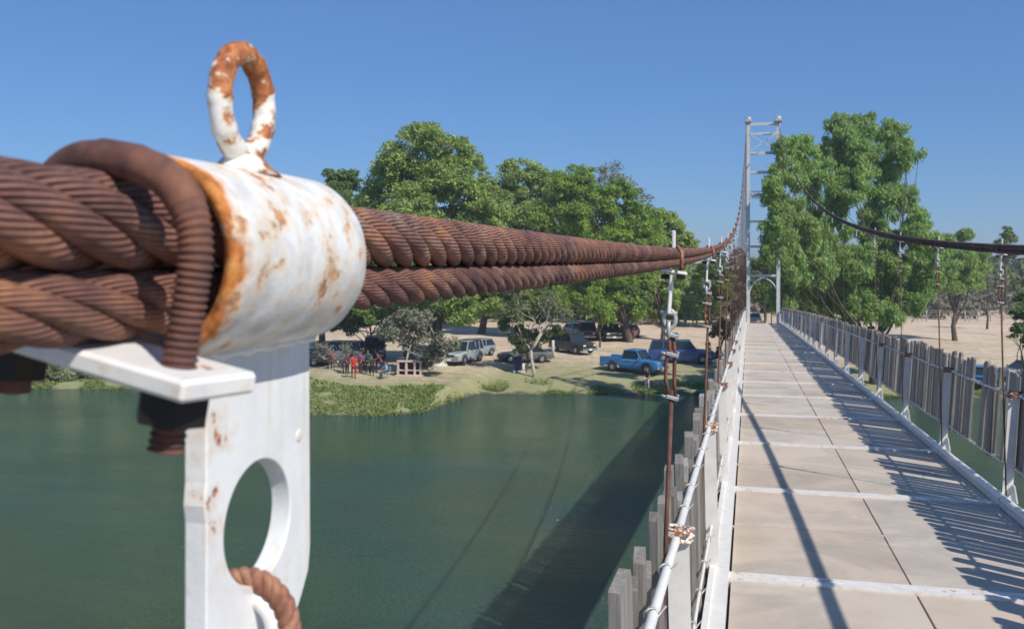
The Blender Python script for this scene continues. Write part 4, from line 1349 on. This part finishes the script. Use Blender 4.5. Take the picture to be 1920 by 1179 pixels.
def vehicle(name, label, kind, pm, loc, rz, cat, group='vehicles parked on the bank'):
    t = thing(name, label, cat, loc, rz, group)
    if kind == 'sedan': L, W, belt, roof, hood = 4.6, 1.76, .92, 1.42, .86; gx = (-1.75, -1.05, .35, 1.05); wb = 1.35
    elif kind == 'suv': L, W, belt, roof, hood = 4.75, 1.86, 1.08, 1.80, 1.05; gx = (-2.25, -2.02, .45, 1.05); wb = 1.42
    elif kind == 'wagon': L, W, belt, roof, hood = 5.5, 2.0, 1.18, 1.88, 1.10; gx = (-2.66, -2.40, .65, 1.20); wb = 1.65
    elif kind == 'hatch': L, W, belt, roof, hood = 3.9, 1.68, .93, 1.48, .90; gx = (-1.85, -1.45, .40, 1.02); wb = 1.22
    else: L, W, belt, roof, hood = 5.1, 1.92, 1.08, 1.74, 1.08; gx = (-.65, -.45, .65, 1.12); wb = 1.52
    hl = L / 2; hw = W / 2
    # lofted lower body: stations along x, section (halfwidth, z)
    st = [(-hl, .52, .80 if kind == 'pickup' else belt - .16, .90), (-hl + .12, .34, belt - .04, .97), (-hl + .9, .30, belt, 1.0), (-.3, .28, belt, 1.0), (gx[3] - .1, .28, belt, 1.0),
          (gx[3] + .25, .28, hood, .99), (hl - .30, .30, hood - .06, .96), (hl - .06, .36, hood - .16, .90), (hl, .46, hood - .30, .84)]
    if kind == 'pickup':
        st = [(gx[0] - .03, .28, belt, 1.0), (gx[3] - .1, .28, belt, 1.0), (gx[3] + .25, .28, hood, .99), (hl - .25, .30, hood - .05, .97), (hl - .05, .36, hood - .10, .93), (hl, .44, hood - .22, .90)]
    vs = []; ns = 10
    for x, zb, zt, k in st:
        w_ = hw * k
        sec = [(-w_ * .82, zb), (-w_ * .97, zb + .08), (-w_, zb + .30), (-w_ * .985, zt - .10), (-w_ * .90, zt), (w_ * .90, zt), (w_ * .985, zt - .10), (w_, zb + .30), (w_ * .97, zb + .08), (w_ * .82, zb)]
        vs += [(x, a, b) for a, b in sec]
    fs = []
    for i in range(len(st) - 1):
        for k in range(ns):
            k2 = (k + 1) % ns
            fs.append((i * ns + k, i * ns + k2, (i + 1) * ns + k2, (i + 1) * ns + k))
    fs.append(tuple(range(ns))[::-1]); fs.append(tuple((len(st) - 1) * ns + k for k in range(ns)))
    mb = MB().add(vs, fs)
    # pillars and roof
    rw, bw = hw * .78, hw * .93
    bot = [(gx[0], -bw), (gx[3], -bw), (gx[3], bw), (gx[0], bw)]; topc = [(gx[1], -rw), (gx[2], -rw), (gx[2], rw), (gx[1], rw)]
    for (a, b), (c, d) in zip(bot, topc):
        mb.bar((a, b, belt - .03), (c, d, roof - .03), .07, .06)
    if kind != 'pickup':
        for xx in ((gx[1] + gx[2]) / 2 + .1,) + (((gx[1] * .6 + gx[2] * .4) - .35,) if kind in ('wagon', 'suv') else ()):
            for s in (-1, 1): mb.bar((xx, s * bw, belt - .03), (xx - .05, s * rw, roof - .03), .06, .09)
    mb.box(((gx[1] + gx[2]) / 2, 0, roof - .01), (gx[2] - gx[1] + .14, 2 * rw + .05, .07), bev=.03)
    if kind == 'pickup':
        x0, x1 = -hl, gx[0] - .05
        for s in (-1, 1):
            mb.box(((x0 + x1) / 2, s * (hw - .05), (belt + .42) / 2 + .10), (x1 - x0, .10, belt - .42), bev=.03)
        mb.box(((x0 + x1) / 2, 0, .55), (x1 - x0, W - .2, .08)); mb.box((x0 + .04, 0, .82), (.06, W - .12, .5), bev=.02)
    body = obj('body', mb, pm, t)
    # glass
    ib, it = bw - .02, rw - .01
    def pane(p, nm):
        obj(nm, MB().add(p, [(0, 1, 2, 3)]), M_glass, t)
    zb_, zt_ = belt - .01, roof - .05
    pane([(gx[3], -ib, zb_), (gx[3], ib, zb_), (gx[2], it, zt_), (gx[2], -it, zt_)], 'windscreen')
    pane([(gx[0], ib, zb_), (gx[0], -ib, zb_), (gx[1], -it, zt_), (gx[1], it, zt_)], 'rear_window')
    for s in (-1, 1):
        pane([(gx[0], s * ib, zb_), (gx[3], s * ib, zb_), (gx[2], s * it, zt_), (gx[1], s * it, zt_)], 'side_window')
    # wheels
    wr = .32 if kind in ('sedan', 'hatch') else .39
    for sx in (-1, 1):
        for s in (-1, 1):
            cx = sx * wb + (.05 if kind != 'pickup' else .1)
            y = s * (hw - .085)
            wobj = obj('wheel', MB().lathe([(wr * .62, -.11), (wr * .95, -.11), (wr, -.06), (wr, .06), (wr * .95, .11), (wr * .62, .11)], (0, 0, 0), 20, 'Y'), M_tyre, t)
            wobj.location = (cx, y, wr)
            r_ = obj('rim', MB().lathe([(.02, s * .13), (wr * .3, s * .118), (wr * .55, s * .105), (wr * .62, s * .116), (wr * .62, s * .02)], (0, 0, 0), 16, 'Y'), M_rim, wobj)
            # dark arch opening over the wheel
            pts = [(cx + (wr + .055) * math.cos(a), s * (hw + .002), wr + .03 + (wr + .055) * math.sin(a)) for a in np.linspace(-.1, PI + .1, 12)]
            obj('wheel_arch', MB().tube(pts, .028, 6), M_black, t)
    # lamps, grille, bumpers, plate, mirrors
    for s in (-1, 1):
        obj('headlight', MB().box((hl - .05, s * hw * .66, hood - .27), (.10, .32, .17), bev=.03), M_lamp, t)
        obj('tail_light', MB().box((-hl + .02, s * hw * .80, belt - .32), (.08, .16, .28), bev=.02), M_tail, t)
        obj('mirror', MB().box((gx[3] - .12, s * (hw + .09), belt + .08), (.10, .18, .13), bev=.03), pm if kind != 'pickup' else M_chrome, t)
        obj('door_handle', MB().box((.1, s * (hw + .005), belt - .14), (.16, .03, .03), bev=.008), M_chrome, t)
    obj('grille', MB().box((hl - .015, 0, hood - .28), (.06, W * .42, .16), bev=.02), M_black if kind != 'pickup' else M_chrome, t)
    bm_ = M_chrome if kind in ('pickup', 'wagon', 'suv') else pm
    obj('bumper', MB().box((hl + .01, 0, .45), (.16, W * .93, .20), bev=.05), bm_, t)
    obj('bumper', MB().box((-hl - .02, 0, .47), (.14, W * .93, .18), bev=.05), bm_, t)
    obj('number_plate', MB().box((hl + .10, 0, .46), (.02, .32, .15)), M_lamp, t)
    return t

def V(px, py, deg, *a):
    vehicle(*a[:4], on_ground(px, py), R(deg), a[4])
P_blue = paint('bright_blue_paint', (.03, .20, .46)); P_navy = paint('deep_blue_paint', (.018, .065, .24)); P_black = paint('black_paint', (.012, .02, .022))
P_silver = paint('silver_paint', (.36, .40, .42)); P_grey = paint('dark_grey_paint', (.10, .115, .12)); P_red = paint('dark_red_paint', (.20, .02, .03)); P_white = paint('white_car_paint', (.68, .69, .68))
V(1188, 697, -22, 'pickup_truck', 'bright blue pickup truck with open bed, closest to the water', 'pickup', P_blue, 'pickup truck')
V(1278, 680, 6, 'station_wagon', 'deep blue long passenger wagon parked side on behind the bright blue pickup', 'wagon', P_navy, 'station wagon')
V(1073, 661, -38, 'parked_car', 'black off road wagon parked alone on the pale sand', 'suv', P_black, 'car')
V(868, 680, -100, 'parked_car', 'silver wagon facing the river beside the whitewashed trunk', 'suv', P_silver, 'car')
V(893, 668, -110, 'parked_car', 'small pale blue grey car tucked behind the silver wagon', 'hatch', paint('pale_blue_paint', (.25, .30, .36)), 'car')
V(985, 679, 200, 'parked_car', 'dark grey saloon parked side on behind the navy bin', 'sedan', P_grey, 'car')
V(788, 682, -55, 'parked_car', 'dark car half hidden behind the grey twiggy tree', 'sedan', P_grey, 'car')
V(632, 680, 190, 'parked_car', 'grey people carrier behind drooping bare branches at the left', 'suv', paint('mid_grey_paint', (.13, .15, .155)), 'car')
V(702, 671, -70, 'parked_car', 'black car parked behind the standing group of people', 'suv', P_black, 'car')
V(575, 684, 170, 'parked_car', 'black car cut off by the white clamp plate', 'sedan', P_black, 'car')
V(1102, 636, -80, 'parked_car', 'dark red car under the trees, left of three', 'suv', P_red, 'car')
V(1143, 637, -70, 'parked_car', 'black car under the trees between two dark red cars', 'suv', P_black, 'car')
V(1178, 634, -95, 'parked_car', 'dark red car under the trees, right of three', 'sedan', P_red, 'car')
V(1080, 630, -60, 'parked_car', 'white car behind the black off road wagon', 'sedan', P_white, 'car')
V(1413, 607, -85, 'parked_car', 'white car with reddish load seen at the end of the deck', 'sedan', P_white, 'car')
V(1843, 722, 60, 'parked_car', 'blue car seen through the missing slat of the right railing', 'sedan', P_blue, 'car')
V(1925, 712, 200, 'parked_car', 'dark car at the right edge behind the slats', 'sedan', P_grey, 'car')

# ================================================================ PEOPLE
M_skin = simple('skin', (.30, .17, .11), .6, 0, .1)
M_hair = simple('dark_hair', (.015, .011, .01), .7)
CL = {}
def cloth(c):
    if c not in CL: CL[c] = simple('cloth_%d' % len(CL), c, .9, 0, .25, 12, .2, .01)
    return CL[c]

def skin_obj(name, verts, edges, rad, mat, parent, root=0):
    me = bpy.data.meshes.new(name)
    me.from_pydata([tuple(v) for v in verts], edges, [])
    me.materials.append(mat)
    o = bpy.data.objects.new(name, me); COL.objects.link(o); o.parent = parent
    sk = o.modifiers.new('skin', 'SKIN'); sk.use_smooth_shade = True
    for i, r_ in enumerate(rad):
        me.skin_vertices[0].data[i].radius = (r_, r_) if not isinstance(r_, tuple) else r_
        me.skin_vertices[0].data[i].use_root = (i == root)
    sb = o.modifiers.new('sub', 'SUBSURF'); sb.levels = 1; sb.render_levels = 1
    return o

def person(label, loc, rz, top, legs, pose='stand', h=1.68, hair_long=False, shorts=False, arm=(0.1, 0.1), group='people on the river bank', skirt=False):
    """standing, walking or sitting figure facing +X"""
    k = h / 1.70
    t = thing('person', label, 'person', loc, rz, group)
    hip = .90 if pose != 'sit' else .47
    lean = .04 if pose != 'bend' else .35
    def J(x, y, z): return Vector((x, y, z)) * k
    pel = J(0, 0, hip); waist = J(lean * .3, 0, hip + .16); chest = J(lean * .7, 0, hip + .38); neck = J(lean, 0, hip + .55)
    hb = J(lean + .02, 0, hip + .63); hm = J(lean + .03, 0, hip + .71); ht = J(lean + .02, 0, hip + .765)
    V_ = [pel, waist, chest, neck, hb, hm, ht]; E_ = [(i, i + 1) for i in range(6)]; Rr = [.13, .12, .14, .055, .07, .088, .065]
    Rr = [q * k for q in Rr]
    # nose and ears
    V_ += [hm + J(.105, 0, -.01)]; E_ += [(5, 7)]; Rr += [.014 * k]
    Lg = {}; Ar = {}
    for s in (-1, 1):
        if pose == 'sit': kn = J(.42, s * .12, .47); an = J(.44, s * .13, .08); to = J(.60, s * .14, .04); hp = J(.05, s * .09, hip)
        elif pose == 'walk': kn = J(.16 * s + .03, s * .10, .49); an = J(.24 * s - .02, s * .09, .09); to = J(.24 * s + .13, s * .10, .035); hp = J(0, s * .09, hip - .04)
        else: kn = J(.03, s * .11, .48); an = J(0, s * .12, .09); to = J(.15, s * .14, .035); hp = J(0, s * .09, hip - .04)
        b = len(V_)
        V_ += [hp, kn, an, to]; E_ += [(0, b), (b, b + 1), (b + 1, b + 2), (b + 2, b + 3)]; Rr += [.085 * k, .055 * k, .038 * k, .035 * k]
        Lg[s] = (hp, kn, an, to)
        sh = chest + J(.0, s * .17, .10)
        sw = arm[0] if s > 0 else arm[1]
        el = sh + J(sw * .5, s * .07, -.27); wr = el + J(.06 + sw * .9, -s * .01, -.24 + abs(sw) * .25)
        hd = wr + (wr - el).normalized() * (.06 * k)
        b = len(V_)
        V_ += [sh, el, wr, hd]; E_ += [(2, b), (b, b + 1), (b + 1, b + 2), (b + 2, b + 3)]; Rr += [.052 * k, .038 * k, .026 * k, .030 * k]
        Ar[s] = (sh, el, wr)
        # five fingers
        dr = (wr - el).normalized()
        for f in range(5):
            sp = (f - 1.5) * .018 if f < 4 else .0
            ln = (.075, .082, .078, .062, .05)[f]
            base_ = hd + Vector((sp, 0, 0)) * k if f < 4 else hd + Vector((.02, -s * .01, .03)) * k
            tip = base_ + (dr + Vector((0, -s * .25, 0)) + (Vector((.6, 0, 0)) if f == 4 else Vector())).normalized() * ln * k
            b2 = len(V_)
            V_ += [base_ + dr * .01, tip]; E_ += [(b + 3, b2), (b2, b2 + 1)]; Rr += [.009 * k, .0075 * k]
    body = skin_obj('body', V_, E_, Rr, M_skin, t)
    # shirt
    sv = [pel + J(0, 0, .02), waist, chest, chest + J(.01, 0, .10)]; se = [(0, 1), (1, 2), (2, 3)]; sr = [.155, .145, .165, .10]
    for s in (-1, 1):
        b = len(sv); sh, el, wr = Ar[s]
        sv += [sh, sh.lerp(el, .85)]; se += [(2, b), (b, b + 1)]; sr += [.072, .058]
    skin_obj('shirt', sv, se, [q * k for q in sr], cloth(top), t)
    sv = [pel + J(0, 0, .03)]; se = []; sr = [.150]
    for s in (-1, 1):
        hp, kn, an, to = Lg[s]; b = len(sv)
        if shorts: sv += [hp, hp.lerp(kn, .75)]; se += [(0, b), (b, b + 1)]; sr += [.105, .085]
        else: sv += [hp, kn, an + J(0, 0, .02)]; se += [(0, b), (b, b + 1), (b + 1, b + 2)]; sr += [.100, .072, .058]
    skin_obj('skirt' if skirt else 'trousers', sv, se, [q * k for q in sr], cloth(legs), t)
    mb = MB()
    c = hm + J(-.018, 0, .022)
    mb.ball(c, (.098 * k, .095 * k, .105 * k), 12, 8)
    if hair_long: mb.ball(c + J(-.05, 0, -.12), (.06 * k, .09 * k, .16 * k), 10, 7)
    # clip the hair off the face
    mb.v = [(min(v[0], c.x + .045 * k) if v[2] < c.z + .05 * k else v[0], v[1], v[2]) for v in mb.v]
    obj('hair', mb, M_hair, t)
    for s in (-1, 1):
        an, to = Lg[s][2], Lg[s][3]
        obj('shoe', MB().tube([an + J(-.05, 0, -.045), an + J(0, 0, -.03), to + J(.02, 0, 0)], [.045 * k, .055 * k, .04 * k], 8), M_black, t)
        obj('ear', MB().ball(hm + J(-.005, s * .088, -.005), (.02 * k, .012 * k, .03 * k), 6, 5), M_skin, t)
        obj('eye', MB().ball(hm + J(.080, s * .032, .012), (.010 * k, .012 * k, .008 * k), 6, 5), M_black, t)
    return t
def PP(px, py, deg, label, top, legs, **kw):
    person(label, on_ground(px, py), R(deg), top, legs, **kw)
PP(1214, 731, -120, 'person in dark shirt and pale trousers standing alone at the water edge', (.03, .022, .06), (.55, .45, .45), h=1.64)
PP(663, 708, -60, 'person in bright red shirt and red trousers at the front of the group', (.55, .035, .02), (.35, .02, .03), pose='walk', h=1.72, arm=(.3, .1))
PP(676, 700, -110, 'person in purple pink top standing just behind the red clothed person', (.30, .06, .24), (.12, .02, .03), h=1.66, hair_long=True)
PP(690, 699, -80, 'person in dark teal shirt standing in the middle of the group', (.015, .07, .085), (.015, .015, .02), h=1.75, arm=(.25, .3))
PP(704, 697, -100, 'person in dark navy clothes standing right of the teal shirt', (.015, .02, .07), (.012, .012, .016), h=1.74)
PP(716, 700, 200, 'person in maroon top bending towards the pale blue seated person', (.22, .03, .07), (.03, .03, .12), pose='bend', h=1.6, arm=(.6, .5))
PP(724, 709, -130, 'seated person in pale blue shirt at the right of the group', (.22, .40, .43), (.04, .10, .14), pose='sit', h=1.66, arm=(.3, .3))
PP(624, 692, -60, 'person in pink top at the left of the group, beside the grey carrier', (.42, .10, .11), (.03, .035, .05), pose='walk', h=1.5)
PP(640, 697, -30, 'seated person in dark shirt with pale sleeve, left of the red clothed person', (.04, .05, .07), (.03, .03, .04), pose='sit', h=1.66)
PP(651, 701, -20, 'person in plum jacket left of the red clothed person', (.12, .02, .06), (.02, .02, .03), h=1.62, hair_long=True)
PP(683, 694, -140, 'person in black shirt at the back of the group', (.012, .012, .014), (.02, .02, .05), h=1.78)
PP(697, 704, -60, 'person in dark green shirt right of the red clothed person', (.02, .05, .03), (.012, .012, .02), h=1.5, pose='walk')
PP(574, 680, -90, 'person in black shirt beside the white clamp plate', (.015, .02, .018), (.05, .015, .02), h=1.75)
PP(1332, 692, 170, 'person in dark blue clothes standing left of the railing under the bridge edge', (.02, .025, .06), (.015, .02, .05), h=1.7)
PP(1346, 690, 150, 'person in black with pale bag strap nearest the left railing', (.02, .02, .03), (.02, .03, .09), h=1.72)
PP(1327, 672, -60, 'person in dark shirt at the front of the deep blue wagon', (.025, .015, .02), (.02, .02, .03), h=1.7)
# plastic chairs under the two seated people
def folding_chair(px, py, deg, label):
    p = on_ground(px, py)
    t = thing('folding_chair', label, 'chair', p, R(deg))
    obj('seat', MB().box((-.02, 0, .385), (.42, .44, .03), bev=.01), cloth((.5, .5, .48)), t)
    obj('backrest', MB().box((-.25, 0, .68), (.03, .44, .34), bev=.01), cloth((.5, .5, .48)), t)
    for sx in (-1, 1):
        for sy in (-1, 1):
            obj('leg', MB().bar((sx * .2, sy * .21, 0), (sx * .2 - .02, sy * .2, .37), .025, .025), M_galv, t)
    for sy in (-1, 1): obj('back_upright', MB().bar((-.23, sy * .2, .4), (-.26, sy * .2, .84), .022, .022), M_galv, t)
folding_chair(724, 709, -130, 'pale chair under the seated person in pale blue')
folding_chair(640, 697, -30, 'pale chair under the seated person in the dark shirt')

# ================================================================ SMALL THINGS ON THE BANK
M_pink = simple('pinkish_concrete', (.52, .40, .34), .9, 0, .15, 3, .3, .02)
def barbecue():
    p = on_ground(768, 704)
    t = thing('brick_grill', 'pinkish concrete grill block with two square openings near the grass', 'grill', p, R(14))
    obj('top_slab', MB().box((0, 0, 1.08), (1.9, .75, .10), bev=.02), M_pink, t)
    for x in (-.84, -.22, .40, .84): obj('side_wall', MB().box((x, 0, .52), (.16, .66, 1.02), bev=.015), M_pink, t)
    obj('back_wall', MB().box((0, .26, .52), (1.6, .10, 1.0)), simple('dark_concrete', (.09, .06, .05), .95), t)  # back wall much darker than the pink walls
    obj('hearth', MB().box((0, -.05, .42), (1.62, .5, .07)), M_pink, t)
    obj('plinth', MB().box((0, 0, .03), (2.1, .95, .12), bev=.02), M_pink, t)
barbecue()
def bin_():
    p = on_ground(971, 698)
    t = thing('litter_bin', 'navy blue upright litter bin on a white frame beside the pale trunk', 'bin', p, R(10))
    obj('body', MB().box((0, 0, .68), (.62, .5, 1.0), bev=.04), simple('navy_paint', (.012, .012, .06), .5), t)
    obj('rim', MB().box((0, 0, 1.2), (.66, .54, .05), bev=.015), simple('navy_rim', (.03, .03, .10), .5), t)
    obj('base_frame', MB().box((0, 0, .10), (.7, .56, .07), bev=.01), M_lime, t)
    for sx in (-1, 1):
        for sy in (-1, 1): obj('foot', MB().box((sx * .3, sy * .22, .035), (.07, .07, .07)), M_lime, t)
bin_()
def bollard(px, py, h, label):
    p = on_ground(px, py)
    t = thing('white_bollard', label, 'bollard', p, 0, 'whitewashed posts among the cars')
    obj('post', MB().tube([(0, 0, -.1), (0, 0, h * .96), (0, 0, h)], [.13, .12, .07], 12), M_lime, t)
    obj('base_collar', MB().lathe([(.2, -.02), (.19, .06), (.13, .09)], (0, 0, 0), 14), M_pink, t)
bollard(1037, 664, 1.25, 'white post standing between the grey saloon and the black off road wagon')
bollard(981, 698, .7, 'short white post right beside the navy bin')

def house():
    p = on_ground(1298, 590)
    t = thing('small_house', 'small pale brick house with a white door far behind the deep blue wagon', 'house', p, R(14))
    W_, D_, H_ = 7.0, 5.0, 2.9
    mw = simple('pale_brick', (.40, .30, .25), .95, 0, .2, 3)
    mb = MB()
    # front wall pieces leave the door and window open
    for x0, x1, z0, z1 in ((-3.5, -2.2, 0, H_), (-2.2, -.9, 0, .9), (-2.2, -.9, 2.0, H_), (-.9, .1, 0, H_), (.1, 1.1, 2.15, H_), (1.1, 3.5, 0, H_)):
        mb.box(((x0 + x1) / 2, -D_ / 2, (z0 + z1) / 2), (x1 - x0, .2, z1 - z0))
    mb.box((0, D_ / 2, H_ / 2), (W_, .2, H_)); mb.box((-3.6, 0, H_ / 2), (.2, D_ + .2, H_)); mb.box((3.6, 0, H_ / 2), (.2, D_ + .2, H_))
    obj('wall', mb, mw, t)
    obj('door', MB().box((.6, -D_ / 2 + .04, 1.07), (.98, .06, 2.13)), simple('white_door', (.72, .74, .76), .5), t)
    wn = obj('window', MB().box((-1.55, -D_ / 2 + .05, 1.45), (1.28, .04, 1.08)), M_glass, t)
    obj('frame', MB().box((-1.55, -D_ / 2 - .02, 1.45), (.06, .05, 1.08)).box((-1.55, -D_ / 2 - .02, .93), (1.36, .05, .06)), M_lime, wn)
    mb = MB().prism([(-3.9, H_ - .02), (3.9, H_ - .02), (3.9, H_ + .12), (0, H_ + 1.1), (-3.9, H_ + .12)], -D_ / 2 - .4, D_ / 2 + .4, 'Y')
    obj('roof', mb, simple('roof_tile', (.33, .16, .10), .9, 0, .2, 2), t)
house()

def field_fence():
    a = on_ground(1640, 603); b = on_ground(2000, 601)
    t = thing('wire_fence', 'thin wire fence along the far side of the sand at the right', 'fence', a)
    n = 16
    for k in range(n):
        p = a.lerp(b, k / (n - 1)); z = gz(p.x, p.y)
        obj('post', MB().tube([(p.x, p.y, z - .2), (p.x + .03, p.y, z + 1.5)], .07, 6), M_barkw, t, True)
    mb = MB()
    for h_ in (.4, .8, 1.2, 1.45):
        mb.tube([(q.x, q.y, gz(q.x, q.y) + h_) for q in (a.lerp(b, k / (n - 1)) for k in range(n))], .018, 4)
    obj('wire', mb, M_galv, t, True)
field_fence()

# ================================================================ the air over the river: one even, very thin haze
def haze():
    m = bpy.data.materials.new('haze_air'); m.use_nodes = True
    t = m.node_tree; t.nodes.clear()
    out = t.nodes.new('ShaderNodeOutputMaterial'); v = t.nodes.new('ShaderNodeVolumePrincipled')
    v.inputs['Color'].default_value = (.86, .92, 1.0, 1)
    v.inputs['Density'].default_value = .0006
    v.inputs['Anisotropy'].default_value = .2
    t.links.new(v.outputs[0], out.inputs['Volume'])
    mb = MB().box((0, 1300, 0), (5400, 4600, 2)); 
    mb.v = [(x, y, 14.0 if z > 0 else -14.0) for x, y, z in mb.v]
    o = obj('haze', mb, m)
    tag(o, 'faint pale haze over the river bank', None, kind='stuff')
haze()
